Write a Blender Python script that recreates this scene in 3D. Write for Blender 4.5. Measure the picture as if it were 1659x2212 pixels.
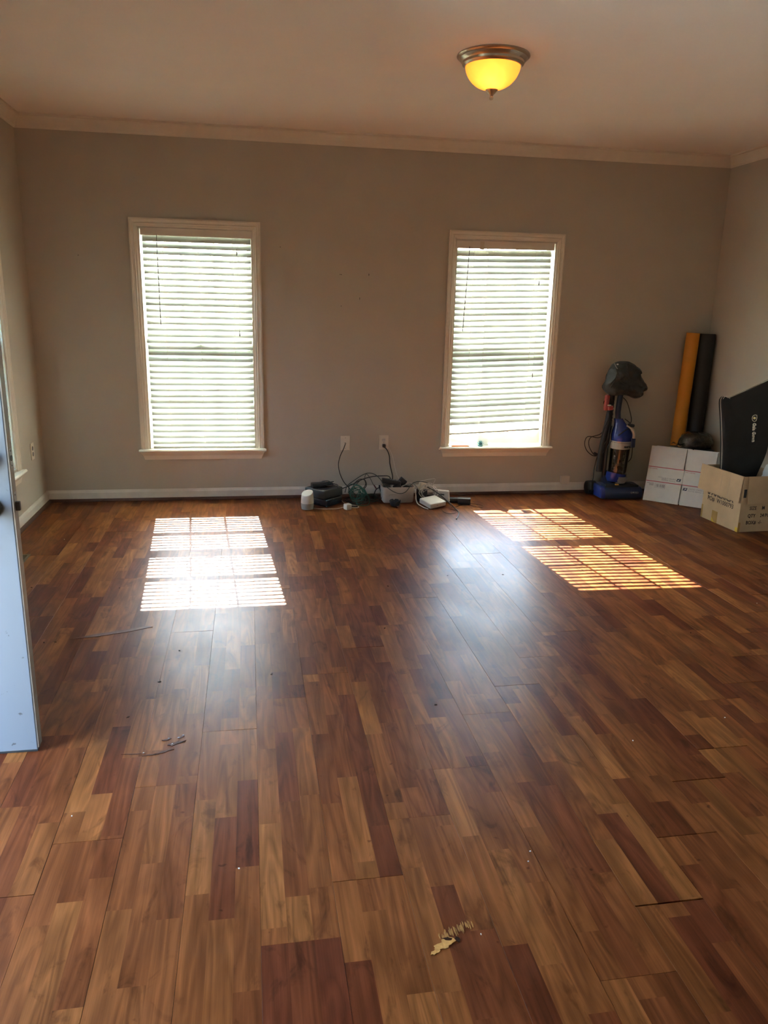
import bpy, bmesh, math, random
from mathutils import Vector, Matrix, noise

random.seed(7)
S = bpy.context.scene
for o in list(bpy.data.objects):
    bpy.data.objects.remove(o)

# ------------------------------------------------------------------ camera
FPX, YAW, PITCH, ROLL = 1673.77, 0.173348, 0.261021, 0.022877
CAM = Vector((0.0, -6.0488, 1.5))
IW, IH = 1659.0, 2212.0
_f = Vector((math.sin(YAW) * math.cos(PITCH), math.cos(YAW) * math.cos(PITCH), -math.sin(PITCH)))
_r = Vector((math.cos(YAW), -math.sin(YAW), 0))
_u = _r.cross(_f)
CR = math.cos(ROLL) * _r + math.sin(ROLL) * _u
CU = -math.sin(ROLL) * _r + math.cos(ROLL) * _u
CF = _f
cam = bpy.data.cameras.new('camera')
cam.sensor_fit = 'VERTICAL'
cam.sensor_height = 36.0
cam.lens = FPX / IH * 36.0
cam.clip_start = 0.02
cam.clip_end = 300
camo = bpy.data.objects.new('camera', cam)
S.collection.objects.link(camo)
camo.matrix_world = Matrix(((CR.x, CU.x, -CF.x, CAM.x), (CR.y, CU.y, -CF.y, CAM.y), (CR.z, CU.z, -CF.z, CAM.z), (0, 0, 0, 1)))
S.camera = camo


def P(px, py, y=-0.15):
    """photo pixel -> the point of that line of sight on the vertical plane at depth y"""
    d = CF + CR * ((px - IW / 2) / FPX) - CU * ((py - IH / 2) / FPX)
    return CAM + d * ((y - CAM.y) / d.y)


def F(px, py, z=0.0):
    """photo pixel -> the point of that line of sight on the floor (height z)"""
    d = CF + CR * ((px - IW / 2) / FPX) - CU * ((py - IH / 2) / FPX)
    return CAM + d * ((z - CAM.z) / d.z)


# ------------------------------------------------------------------ light
W = bpy.data.worlds.new('sky')
S.world = W
W.use_nodes = True
nt = W.node_tree
bg = nt.nodes['Background']
sky = nt.nodes.new('ShaderNodeTexSky')
sky.sky_type = 'NISHITA'
sky.sun_disc = False
sky.sun_elevation = math.radians(38.9)
sky.sun_rotation = math.radians(-4)
sky.altitude = 50
sky.air_density = 1.0
sky.dust_density = 1.0
sky.ozone_density = 2.0
nt.links.new(sky.outputs[0], bg.inputs[0])
bg.inputs[1].default_value = 3.2

sun = bpy.data.lights.new('sun_offscreen', 'SUN')
sun.energy = 42.0
sun.color = (1.0, 0.90, 0.78)
sun.angle = math.radians(0.30)
suno = bpy.data.objects.new('sun_offscreen', sun)
S.collection.objects.link(suno)
suno.rotation_euler = Vector((0.067, -1.0, -0.806)).to_track_quat('-Z', 'Y').to_euler()
suno.location = (0, 8, 8)

S.view_settings.view_transform = 'Standard'
S.view_settings.look = 'None'
S.view_settings.gamma = 1.0
S.view_settings.use_curve_mapping = False
S.view_settings.exposure = 1.8
LAMP_POWER = 6.0

# ------------------------------------------------------------------ room numbers (metres)
XL, XR, YB, YF, H = -1.532, 3.770, 0.0, -7.7, 2.685
TW = 0.14


# ------------------------------------------------------------------ materials
def newmat(name):
    m = bpy.data.materials.new(name)
    m.use_nodes = True
    return m, m.node_tree, m.node_tree.nodes['Principled BSDF']


def mat(name, col, rough=0.5, metal=0.0, spec=0.5, var=0.0, scale=20.0, bump=0.0, bscale=200.0, emit=None, estr=0.0, coat=0.0):
    m, t, b = newmat(name)
    b.inputs['Roughness'].default_value = rough
    b.inputs['Metallic'].default_value = metal
    b.inputs['Specular IOR Level'].default_value = spec
    b.inputs['Coat Weight'].default_value = coat
    c = (*col, 1)
    b.inputs['Base Color'].default_value = c
    g = t.nodes.new('ShaderNodeNewGeometry')
    if var > 0:
        n = t.nodes.new('ShaderNodeTexNoise')
        n.inputs['Scale'].default_value = scale
        n.inputs['Detail'].default_value = 3
        t.links.new(g.outputs['Position'], n.inputs['Vector'])
        r = t.nodes.new('ShaderNodeValToRGB')
        r.color_ramp.elements[0].position = 0.3
        r.color_ramp.elements[1].position = 0.7
        r.color_ramp.elements[0].color = (*[max(0, x * (1 - var)) for x in col], 1)
        r.color_ramp.elements[1].color = (*[min(1, x * (1 + var)) for x in col], 1)
        t.links.new(n.outputs['Fac'], r.inputs['Fac'])
        t.links.new(r.outputs['Color'], b.inputs['Base Color'])
    if bump > 0:
        n2 = t.nodes.new('ShaderNodeTexNoise')
        n2.inputs['Scale'].default_value = bscale
        n2.inputs['Detail'].default_value = 4
        t.links.new(g.outputs['Position'], n2.inputs['Vector'])
        bp = t.nodes.new('ShaderNodeBump')
        bp.inputs['Strength'].default_value = bump
        bp.inputs['Distance'].default_value = 0.002
        t.links.new(n2.outputs['Fac'], bp.inputs['Height'])
        t.links.new(bp.outputs['Normal'], b.inputs['Normal'])
    if emit:
        b.inputs['Emission Color'].default_value = (*emit, 1)
        b.inputs['Emission Strength'].default_value = estr
    return m


M = {}
M['wall'] = mat('wall_paint', (0.50, 0.455, 0.365), 0.75, var=0.035, scale=3, bump=0.25, bscale=260)
M['ceiling'] = mat('ceiling_paint', (0.88, 0.84, 0.76), 0.85, var=0.02, scale=2, bump=0.3, bscale=180)
M['trim'] = mat('trim_paint', (0.74, 0.68, 0.56), 0.45, var=0.03, scale=12)
M['base'] = mat('baseboard_paint', (0.74, 0.70, 0.62), 0.5, var=0.08, scale=9)
M['shoe'] = mat('shoe_moulding_wood', (0.085, 0.038, 0.024), 0.45, var=0.2, scale=14)
M['sash'] = mat('window_vinyl', (0.80, 0.82, 0.80), 0.4, var=0.02)
M['sub'] = mat('subfloor_dark', (0.03, 0.018, 0.012), 0.8, var=0.2)
M['metal'] = mat('brushed_nickel', (0.42, 0.36, 0.28), 0.28, metal=1.0, var=0.05)
M['lampmetal'] = mat('bronze_nickel', (0.60, 0.50, 0.38), 0.3, metal=1.0, var=0.06)
M['steel'] = mat('worn_steel', (0.30, 0.30, 0.29), 0.4, metal=1.0, var=0.15, scale=60)
M['blackmetal'] = mat('dark_bronze', (0.035, 0.033, 0.032), 0.35, var=0.1)
M['plate'] = mat('outlet_plastic', (0.72, 0.65, 0.53), 0.35, var=0.03)
M['slot'] = mat('dark_slot', (0.03, 0.027, 0.025), 0.6, var=0.05)
M['white'] = mat('white_plastic', (0.60, 0.56, 0.50), 0.35, var=0.03)
M['bin'] = mat('white_bin_plastic', (0.56, 0.49, 0.42), 0.4, var=0.04)
M['grey'] = mat('grey_fabric', (0.30, 0.285, 0.265), 0.9, var=0.08, scale=150, bump=0.4, bscale=900)
M['black'] = mat('black_plastic', (0.018, 0.019, 0.022), 0.35, var=0.15)
M['blackmatte'] = mat('black_matte_plastic', (0.022, 0.024, 0.027), 0.6, var=0.15)
M['bluebox'] = mat('dark_navy_plastic', (0.010, 0.016, 0.030), 0.25, var=0.15)
M['led'] = mat('blue_led_strip', (0.10, 0.28, 0.45), 0.3, emit=(0.25, 0.62, 1.0), estr=0.5)
M['cord_black'] = mat('black_rubber_cord', (0.016, 0.015, 0.014), 0.5, var=0.1)
M['cord_green'] = mat('green_cable_jacket', (0.018, 0.105, 0.075), 0.4, var=0.15)
M['cord_dkgreen'] = mat('dark_green_cable_jacket', (0.028, 0.045, 0.034), 0.45, var=0.15)
M['cord_white'] = mat('white_cable_jacket', (0.62, 0.58, 0.50), 0.45, var=0.06)
M['cord_grey'] = mat('grey_cable_jacket', (0.26, 0.27, 0.25), 0.45, var=0.06)
M['cord_brown'] = mat('brown_thin_cord', (0.07, 0.025, 0.018), 0.5, var=0.1)
M['vacblue'] = mat('glossy_blue_plastic', (0.010, 0.030, 0.20), 0.18, var=0.1, coat=0.3)
M['vacnavy'] = mat('navy_plastic', (0.016, 0.030, 0.085), 0.3, var=0.1)
M['vacgrey'] = mat('vacuum_grey_plastic', (0.24, 0.24, 0.22), 0.4, var=0.1)
M['silver'] = mat('silver_plastic', (0.55, 0.53, 0.49), 0.3, metal=0.6, var=0.05)
M['red'] = mat('red_plastic', (0.33, 0.045, 0.040), 0.35, var=0.12)
M['yellowbit'] = mat('yellow_plastic', (0.85, 0.45, 0.06), 0.4, var=0.05)
M['dust'] = mat('dust_and_lint', (0.17, 0.135, 0.10), 0.95, var=0.5, scale=70, bump=0.8, bscale=160)
M['bagfab'] = mat('dark_nylon_fabric', (0.030, 0.034, 0.034), 0.5, var=0.2, scale=30, bump=0.3, bscale=300)
M['garment'] = mat('black_garment_fabric', (0.012, 0.012, 0.012), 0.75, var=0.25, scale=10, bump=0.25, bscale=500)
M['piping'] = mat('cream_piping', (0.62, 0.56, 0.47), 0.6, var=0.05)
M['gold'] = mat('gold_embroidery', (0.75, 0.66, 0.32), 0.45, var=0.1)
M['goldlight'] = mat('cream_embroidery', (0.80, 0.75, 0.58), 0.5, var=0.1)
M['rollyellow'] = mat('mustard_paper', (0.62, 0.235, 0.012), 0.6, var=0.06, scale=8)
M['rollblack'] = mat('black_paper', (0.017, 0.016, 0.015), 0.65, var=0.1)
M['mailer'] = mat('white_coated_card', (0.60, 0.55, 0.48), 0.5, var=0.03)
M['mailedge'] = mat('kraft_card_edge', (0.42, 0.33, 0.23), 0.8, var=0.12)
M['redprint'] = mat('red_print', (0.40, 0.025, 0.035), 0.5, var=0.05)
M['navyprint'] = mat('navy_print', (0.015, 0.02, 0.05), 0.5, var=0.05)
M['greyprint'] = mat('grey_print', (0.24, 0.21, 0.19), 0.5, var=0.05)
M['carton'] = mat('brown_cardboard', (0.42, 0.285, 0.155), 0.8, var=0.07, scale=9, bump=0.2, bscale=120)
M['cartonprint'] = mat('black_carton_print', (0.035, 0.022, 0.018), 0.7, var=0.1)
M['tape'] = mat('tan_packing_tape', (0.36, 0.22, 0.075), 0.25, var=0.1)
M['tapey'] = mat('yellow_packing_tape', (0.55, 0.36, 0.05), 0.22, var=0.12)
M['teal'] = mat('teal_grey_film', (0.17, 0.20, 0.19), 0.4, var=0.08)
M['blackpack'] = mat('black_packed_cloth', (0.03, 0.027, 0.023), 0.35, var=0.3, scale=40, bump=0.6, bscale=90)
M['orange'] = mat('orange_rubber', (0.80, 0.26, 0.08), 0.4, var=0.05)
M['tealplant'] = mat('teal_leaf_plastic', (0.12, 0.33, 0.36), 0.5, var=0.2)
M['card'] = mat('white_card', (0.82, 0.82, 0.80), 0.6, var=0.03)
M['doorface'] = mat('door_paint', (0.60, 0.68, 0.80), 0.5, var=0.05, scale=5)
M['dooredge'] = mat('door_edge_paint', (0.24, 0.205, 0.17), 0.55, var=0.15, scale=30)
M['ventmetal'] = mat('vent_bronze', (0.16, 0.14, 0.10), 0.45, metal=0.7, var=0.1)
M['fibre'] = mat('exposed_fibreboard', (0.52, 0.27, 0.07), 0.9, var=0.25, scale=60, bump=0.8, bscale=200)
M['hole'] = mat('dark_hole', (0.03, 0.012, 0.006), 0.9, spec=0.1, var=0.2)
M['worn'] = mat('half_worn_laminate', (0.30, 0.145, 0.040), 0.8, spec=0.2, var=0.3, scale=80)
M['stain'] = mat('dark_red_stain', (0.055, 0.017, 0.009), 0.5, spec=0.15, var=0.3, scale=60)
M['scuff'] = mat('reddish_scuff', (0.105, 0.034, 0.016), 0.5, spec=0.2, var=0.3, scale=40)
M['grass'] = mat('lawn', (0.26, 0.28, 0.20), 0.95, var=0.3, scale=6)
M['concrete'] = mat('porch_concrete', (0.45, 0.44, 0.41), 0.9, var=0.1, scale=8)
M['cream'] = mat('cream_adapter_plastic', (0.66, 0.57, 0.40), 0.4, var=0.06)
M['cork'] = mat('red_brown_bit', (0.12, 0.02, 0.015), 0.6, var=0.1)
M['wand'] = mat('smoky_wand_plastic', (0.16, 0.15, 0.14), 0.3, var=0.05)
M['label'] = mat('window_sticker', (0.80, 0.78, 0.74), 0.6, var=0.03)
M['cup_band'] = mat('pale_grey_band', (0.36, 0.32, 0.27), 0.35, var=0.06)
M['siding'] = mat('shade_roof_siding', (0.62, 0.62, 0.60), 0.8, var=0.06, scale=3)


def slat_material():
    m, t, b = newmat('blind_slat')
    b.inputs['Base Color'].default_value = (0.52, 0.545, 0.49, 1)
    b.inputs['Roughness'].default_value = 0.45
    tr = t.nodes.new('ShaderNodeBsdfTranslucent')
    n = t.nodes.new('ShaderNodeTexNoise')
    n.inputs['Scale'].default_value = 4
    g = t.nodes.new('ShaderNodeNewGeometry')
    t.links.new(g.outputs['Position'], n.inputs['Vector'])
    r = t.nodes.new('ShaderNodeValToRGB')
    r.color_ramp.elements[0].color = (0.70, 0.74, 0.66, 1)
    r.color_ramp.elements[1].color = (0.78, 0.78, 0.70, 1)
    t.links.new(n.outputs['Fac'], r.inputs['Fac'])
    t.links.new(r.outputs['Color'], tr.inputs['Color'])
    mx = t.nodes.new('ShaderNodeMixShader')
    mx.inputs[0].default_value = 0.06
    t.links.new(b.outputs[0], mx.inputs[1])
    t.links.new(tr.outputs[0], mx.inputs[2])
    t.links.new(mx.outputs[0], t.nodes['Material Output'].inputs[0])
    return m


M['slat'] = slat_material()


def glass_material(name, tint, gl, rough=0.02, var=0.0):
    m, t, b = newmat(name)
    t.nodes.remove(b)
    tr = t.nodes.new('ShaderNodeBsdfTransparent')
    tr.inputs['Color'].default_value = (*tint, 1)
    gs = t.nodes.new('ShaderNodeBsdfGlossy')
    gs.inputs['Roughness'].default_value = rough
    lw = t.nodes.new('ShaderNodeFresnel')
    lw.inputs['IOR'].default_value = 1.45
    mu = t.nodes.new('ShaderNodeMath')
    mu.operation = 'MULTIPLY'
    mu.inputs[1].default_value = gl
    t.links.new(lw.outputs[0], mu.inputs[0])
    mx = t.nodes.new('ShaderNodeMixShader')
    t.links.new(mu.outputs[0], mx.inputs[0])
    t.links.new(tr.outputs[0], mx.inputs[1])
    t.links.new(gs.outputs[0], mx.inputs[2])
    t.links.new(mx.outputs[0], t.nodes['Material Output'].inputs[0])
    return m


M['glass'] = glass_material('window_glass', (0.93, 0.97, 0.96), 1.0)
M['cup'] = glass_material('clear_cup_plastic', (0.72, 0.70, 0.66), 1.5, 0.06)
M['film'] = glass_material('clear_plastic_film', (0.84, 0.83, 0.80), 2.2, 0.12)


def shade_material():
    m, t, b = newmat('amber_glass_shade')
    b.inputs['Base Color'].default_value = (0.85, 0.55, 0.20, 1)
    b.inputs['Roughness'].default_value = 0.25
    g = t.nodes.new('ShaderNodeNewGeometry')
    n = t.nodes.new('ShaderNodeTexNoise')
    n.inputs['Scale'].default_value = 9
    n.inputs['Distortion'].default_value = 2.0
    t.links.new(g.outputs['Position'], n.inputs['Vector'])
    r = t.nodes.new('ShaderNodeValToRGB')
    r.color_ramp.elements[0].color = (1.0, 0.57, 0.23, 1)
    r.color_ramp.elements[1].color = (1.0, 0.66, 0.32, 1)
    t.links.new(n.outputs['Fac'], r.inputs['Fac'])
    tl = t.nodes.new('ShaderNodeBsdfTranslucent')
    t.links.new(r.outputs['Color'], tl.inputs['Color'])
    tp = t.nodes.new('ShaderNodeBsdfTransparent')
    t.links.new(r.outputs['Color'], tp.inputs['Color'])
    m1 = t.nodes.new('ShaderNodeMixShader')
    m1.inputs[0].default_value = 0.10
    t.links.new(tl.outputs[0], m1.inputs[1])
    t.links.new(tp.outputs[0], m1.inputs[2])
    m2 = t.nodes.new('ShaderNodeMixShader')
    m2.inputs[0].default_value = 0.12
    t.links.new(m1.outputs[0], m2.inputs[1])
    t.links.new(b.outputs[0], m2.inputs[2])
    t.links.new(m2.outputs[0], t.nodes['Material Output'].inputs[0])
    return m


M['shade'] = shade_material()
M['bulb'] = mat('lit_bulb', (1, 0.9, 0.7), 0.5, emit=(1.0, 0.72, 0.40), estr=LAMP_POWER)


def floor_material():
    m, t, b = newmat('laminate_three_strip')
    N, L = t.nodes, t.links

    def math_(op, a, bb=None, c=None):
        n = N.new('ShaderNodeMath')
        n.operation = op
        for i, v in enumerate((a, bb, c)):
            if v is None:
                continue
            if isinstance(v, (int, float)):
                n.inputs[i].default_value = v
            else:
                L.new(v, n.inputs[i])
        return n.outputs[0]

    def comb(x, y, z):
        n = N.new('ShaderNodeCombineXYZ')
        for i, v in enumerate((x, y, z)):
            if isinstance(v, (int, float)):
                n.inputs[i].default_value = v
            else:
                L.new(v, n.inputs[i])
        return n.outputs[0]

    def white(vec):
        n = N.new('ShaderNodeTexWhiteNoise')
        n.noise_dimensions = '3D'
        L.new(vec, n.inputs['Vector'])
        return n.outputs['Value']

    def noise_(vec, scale, detail=3, rough=0.5, dist=0.0):
        n = N.new('ShaderNodeTexNoise')
        n.inputs['Scale'].default_value = scale
        n.inputs['Detail'].default_value = detail
        n.inputs['Roughness'].default_value = rough
        n.inputs['Distortion'].default_value = dist
        L.new(vec, n.inputs['Vector'])
        return n.outputs['Fac']

    def ramp(fac, stops):
        n = N.new('ShaderNodeValToRGB')
        e = n.color_ramp.elements
        while len(e) < len(stops):
            e.new(0.5)
        for i, (p, c) in enumerate(stops):
            e[i].position = p
            e[i].color = (*c, 1) if len(c) == 3 else c
        L.new(fac, n.inputs['Fac'])
        return n.outputs['Color']

    tc = N.new('ShaderNodeTexCoord')
    sp = N.new('ShaderNodeSeparateXYZ')
    L.new(tc.outputs['Object'], sp.inputs[0])
    oi = N.new('ShaderNodeObjectInfo')
    rnd = oi.outputs['Random']
    x, y = sp.outputs[0], sp.outputs[1]
    strip = math_('FLOOR', math_('ADD', math_('DIVIDE', x, 0.0643), 1.5))
    off = white(comb(strip, math_('MULTIPLY', rnd, 97.0), 3.0))
    seg = math_('FLOOR', math_('ADD', math_('DIVIDE', y, 0.405), math_('MULTIPLY', off, 9.0)))
    hsh = white(comb(strip, seg, math_('MULTIPLY', rnd, 53.0)))
    hs20 = math_('MULTIPLY', hsh, 37.0)
    base = ramp(hsh, [(0.0, (0.088, 0.0205, 0.008)), (0.22, (0.115, 0.031, 0.010)), (0.5, (0.146, 0.045, 0.013)), (0.8, (0.174, 0.058, 0.016)), (1.0, (0.202, 0.073, 0.020))])
    # slow colour drift inside a strip, rings and fine streaks
    drift = noise_(comb(math_('MULTIPLY', x, 9.0), math_('MULTIPLY', y, 2.6), hs20), 1.0, 3, 0.55, 0.6)
    ringn = noise_(comb(math_('MULTIPLY', x, 15.0), math_('MULTIPLY', y, 1.5), hs20), 1.0, 2, 0.4, 0.5)
    ring = math_('PINGPONG', math_('MULTIPLY', ringn, 6.0), 0.5)
    fine = noise_(comb(math_('MULTIPLY', x, 240.0), math_('MULTIPLY', y, 5.0), hs20), 1.0, 4, 0.65)
    f1 = math_('MULTIPLY_ADD', drift, 1.5, 0.28)
    f2 = math_('MULTIPLY_ADD', ring, 0.85, 0.76)
    f3 = math_('MULTIPLY_ADD', fine, 0.7, 0.66)
    knot = noise_(comb(math_('MULTIPLY', x, 13.0), math_('MULTIPLY', y, 5.5), math_('ADD', hs20, 11.0)), 1.0, 4, 0.6, 1.2)
    kr = N.new('ShaderNodeMapRange')
    kr.inputs[1].default_value = 0.58
    kr.inputs[2].default_value = 0.72
    kr.inputs[3].default_value = 1.0
    kr.inputs[4].default_value = 0.55
    L.new(knot, kr.inputs[0])
    fac = math_('MULTIPLY', math_('MULTIPLY', math_('MULTIPLY', f1, f2), f3), kr.outputs[0])
    mulc = N.new('ShaderNodeMix')
    mulc.data_type = 'RGBA'
    mulc.blend_type = 'MULTIPLY'
    mulc.inputs[0].default_value = 1.0
    L.new(base, mulc.inputs[6])
    L.new(comb(fac, math_('POWER', fac, 1.12), math_('POWER', fac, 1.2)), mulc.inputs[7])
    # scattered dark specks and dirt
    g = N.new('ShaderNodeNewGeometry')
    dirt = noise_(g.outputs['Position'], 24.0, 2, 0.5)
    dm = ramp(dirt, [(0.0, (1, 1, 1)), (0.73, (1, 1, 1)), (0.78, (0.55, 0.45, 0.42)), (1.0, (0.4, 0.3, 0.3))])
    mul2 = N.new('ShaderNodeMix')
    mul2.data_type = 'RGBA'
    mul2.blend_type = 'MULTIPLY'
    mul2.inputs[0].default_value = 1.0
    L.new(mulc.outputs[2], mul2.inputs[6])
    L.new(dm, mul2.inputs[7])
    L.new(mul2.outputs[2], b.inputs['Base Color'])
    # smeared gloss
    pos = N.new('ShaderNodeSeparateXYZ')
    L.new(g.outputs['Position'], pos.inputs[0])
    sm1 = noise_(g.outputs['Position'], 3.0, 4, 0.6, 0.8)
    sm2 = noise_(comb(math_('MULTIPLY', pos.outputs[0], 18.0), math_('MULTIPLY', pos.outputs[1], 60.0), 0.0), 1.0, 3, 0.6, 0.5)
    ro = math_('ADD', math_('MULTIPLY_ADD', sm1, 0.16, 0.235), math_('MULTIPLY', sm2, 0.07))
    ro = math_('ADD', ro, math_('MULTIPLY', rnd, 0.05))
    L.new(ro, b.inputs['Roughness'])
    b.inputs['Specular IOR Level'].default_value = 0.08
    bp = N.new('ShaderNodeBump')
    bp.inputs['Strength'].default_value = 0.06
    bp.inputs['Distance'].default_value = 0.001
    L.new(math_('ADD', fine, math_('MULTIPLY', sm2, 1.0)), bp.inputs['Height'])
    L.new(bp.outputs['Normal'], b.inputs['Normal'])
    return m


M['laminate'] = floor_material()


def door_material():
    """cool grey door skin with scuffs and grey rubbed dirt round the locks"""
    m, t, b = newmat('scuffed_grey_door_paint')
    N, L = t.nodes, t.links
    g = N.new('ShaderNodeNewGeometry')
    n = N.new('ShaderNodeTexNoise')
    n.inputs['Scale'].default_value = 38
    n.inputs['Detail'].default_value = 3
    L.new(g.outputs['Position'], n.inputs['Vector'])
    r = N.new('ShaderNodeValToRGB')
    r.color_ramp.elements[0].position = 0.24
    r.color_ramp.elements[0].color = (0.08, 0.085, 0.09, 1)
    r.color_ramp.elements[1].position = 0.31
    r.color_ramp.elements[1].color = (0.19, 0.215, 0.25, 1)
    L.new(n.outputs['Fac'], r.inputs['Fac'])
    ds = N.new('ShaderNodeVectorMath')
    ds.operation = 'DISTANCE'
    ds.inputs[1].default_value = (-0.79, -3.545, 0.97)
    L.new(g.outputs['Position'], ds.inputs[0])
    mr = N.new('ShaderNodeMapRange')
    mr.inputs[1].default_value = 0.32
    mr.inputs[2].default_value = 0.06
    L.new(ds.outputs['Value'], mr.inputs[0])
    n2 = N.new('ShaderNodeTexNoise')
    n2.inputs['Scale'].default_value = 16
    n2.inputs['Detail'].default_value = 5
    L.new(g.outputs['Position'], n2.inputs['Vector'])
    mu = N.new('ShaderNodeMath')
    mu.operation = 'MULTIPLY'
    L.new(mr.outputs[0], mu.inputs[0])
    L.new(n2.outputs['Fac'], mu.inputs[1])
    mx = N.new('ShaderNodeMix')
    mx.data_type = 'RGBA'
    L.new(mu.outputs[0], mx.inputs[0])
    L.new(r.outputs['Color'], mx.inputs[6])
    mx.inputs[7].default_value = (0.09, 0.095, 0.095, 1)
    L.new(mx.outputs[2], b.inputs['Base Color'])
    b.inputs['Roughness'].default_value = 0.45
    return m


M['door'] = door_material()

# ------------------------------------------------------------------ mesh helpers
COL = S.collection
WL = {}


class MB:
    def __init__(self):
        self.v, self.f = [], []

    def add(self, vs, fs):
        k = len(self.v)
        self.v += [Vector(p) for p in vs]
        self.f += [tuple(i + k for i in q) for q in fs]
        return self

    def box(self, c, s, rot=None):
        hx, hy, hz = s[0] / 2, s[1] / 2, s[2] / 2
        vs = [Vector((x, y, z)) for x in (-hx, hx) for y in (-hy, hy) for z in (-hz, hz)]
        if rot is not None:
            vs = [rot @ p for p in vs]
        c = Vector(c)
        return self.add([p + c for p in vs], [(0, 1, 3, 2), (4, 6, 7, 5), (0, 4, 5, 1), (2, 3, 7, 6), (0, 2, 6, 4), (1, 5, 7, 3)])

    def b2(self, a, b):
        return self.box([(a[i] + b[i]) / 2 for i in range(3)], [abs(a[i] - b[i]) for i in range(3)])

    def rbox(self, c, s, r, rot=None, seg=2):
        bm = bmesh.new()
        bmesh.ops.create_cube(bm, size=1.0)
        for p in bm.verts:
            p.co = Vector((p.co.x * s[0], p.co.y * s[1], p.co.z * s[2]))
        bmesh.ops.bevel(bm, geom=bm.edges[:], offset=r, segments=seg, affect='EDGES', profile=0.5)
        bm.verts.ensure_lookup_table()
        bm.verts.index_update()
        c = Vector(c)
        vs = [((rot @ p.co) if rot is not None else p.co.copy()) + c for p in bm.verts]
        fs = [[p.index for p in q.verts] for q in bm.faces]
        bm.free()
        return self.add(vs, fs)

    def loft(self, rings, cap=True, closed=True):
        n = len(rings[0])
        vs = [p for r in rings for p in r]
        fs = []
        for i in range(len(rings) - 1):
            for j in range(n if closed else n - 1):
                a, b = i * n + j, i * n + (j + 1) % n
                fs.append((a, b, b + n, a + n))
        if cap and closed:
            fs.append(tuple(range(n - 1, -1, -1)))
            fs.append(tuple((len(rings) - 1) * n + j for j in range(n)))
        return self.add(vs, fs)

    def lathe(self, prof, c=(0, 0, 0), n=24, axis='z', cap=True, rot=None):
        c = Vector(c)
        rings = []
        for r, h in prof:
            ring = []
            for k in range(n):
                a = 2 * math.pi * k / n
                p = {'z': Vector((r * math.cos(a), r * math.sin(a), h)), 'x': Vector((h, r * math.cos(a), r * math.sin(a))), 'y': Vector((r * math.sin(a), h, r * math.cos(a)))}[axis]
                if rot is not None:
                    p = rot @ p
                ring.append(p + c)
            rings.append(ring)
        return self.loft(rings, cap)

    def tube(self, pts, r, n=6, smooth=4, closed=False):
        pts = [Vector(p) for p in pts]
        if smooth > 1:
            pts = catmull(pts, smooth, closed)
        rings = []
        up = Vector((0.13, 0.31, 0.94)).normalized()
        m = len(pts)
        for i, p in enumerate(pts):
            if closed:
                d = pts[(i + 1) % m] - pts[(i - 1) % m]
            else:
                d = pts[min(i + 1, m - 1)] - pts[max(i - 1, 0)]
            if d.length < 1e-9:
                d = Vector((0, 0, 1))
            d.normalize()
            a = up - d * up.dot(d)
            if a.length < 1e-3:
                a = Vector((1, 0, 0)) - d * d.x
            a.normalize()
            up = a
            bb = d.cross(a)
            rr = r(i / (m - 1)) if callable(r) else r
            rings.append([p + (a * math.cos(2 * math.pi * k / n) + bb * math.sin(2 * math.pi * k / n)) * rr for k in range(n)])
        if closed:
            rings.append(rings[0])
            return self.loft(rings, cap=False)
        return self.loft(rings)

    def prism(self, poly, ax, t0, t1):
        """extrude a 2-D polygon; ax 'x': poly is (y,z); 'y': (x,z); 'z': (x,y)"""
        def mk(p, t):
            return {'x': (t, p[0], p[1]), 'y': (p[0], t, p[1]), 'z': (p[0], p[1], t)}[ax]
        return self.loft([[Vector(mk(p, t0)) for p in poly], [Vector(mk(p, t1)) for p in poly]])

    def xform(self, fn):
        self.v = [Vector(fn(p)) for p in self.v]
        return self

    def build(self, name, material, parent=None, smooth=False, origin=None, **kw):
        return finish(name, self.v, self.f, material, parent, smooth, origin, **kw)


def catmull(p, k, closed=False):
    out = []
    m = len(p)
    rng = range(m if closed else m - 1)
    for i in rng:
        if closed:
            p0, p1, p2, p3 = p[(i - 1) % m], p[i], p[(i + 1) % m], p[(i + 2) % m]
        else:
            p0, p1, p2, p3 = p[max(i - 1, 0)], p[i], p[i + 1], p[min(i + 2, m - 1)]
        for j in range(k):
            t = j / k
            out.append(0.5 * ((2 * p1) + (p2 - p0) * t + (2 * p0 - 5 * p1 + 4 * p2 - p3) * t * t + (3 * p1 - p0 - 3 * p2 + p3) * t ** 3))
    if not closed:
        out.append(p[-1].copy())
    return out


def fixnormals(me):
    bm = bmesh.new()
    bm.from_mesh(me)
    bmesh.ops.recalc_face_normals(bm, faces=bm.faces[:])
    bm.to_mesh(me)
    bm.free()


def finish(name, vs, fs, material, parent=None, smooth=False, origin=None, label=None, cat=None, group=None, kind=None):
    if parent is not None:
        base = WL[parent]
        o0 = base if origin is None else Vector(origin)
    else:
        if origin is None:
            xs = [p[0] for p in vs]; ys = [p[1] for p in vs]; zs = [p[2] for p in vs]
            origin = ((min(xs) + max(xs)) / 2, (min(ys) + max(ys)) / 2, min(zs))
        o0 = Vector(origin)
        base = Vector((0, 0, 0))
    me = bpy.data.meshes.new(name)
    me.from_pydata([tuple(Vector(p) - o0) for p in vs], [], fs)
    me.update()
    fixnormals(me)
    if smooth:
        try:
            me.shade_smooth()
            me.set_sharp_from_angle(angle=math.radians(38))
        except Exception:
            pass
    me.materials.append(material if not isinstance(material, str) else M[material])
    o = bpy.data.objects.new(name, me)
    COL.objects.link(o)
    o.location = o0 - base
    if parent is not None:
        o.parent = parent
    WL[o] = o0.copy()
    tag(o, label, cat, group, kind)
    return o


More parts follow.
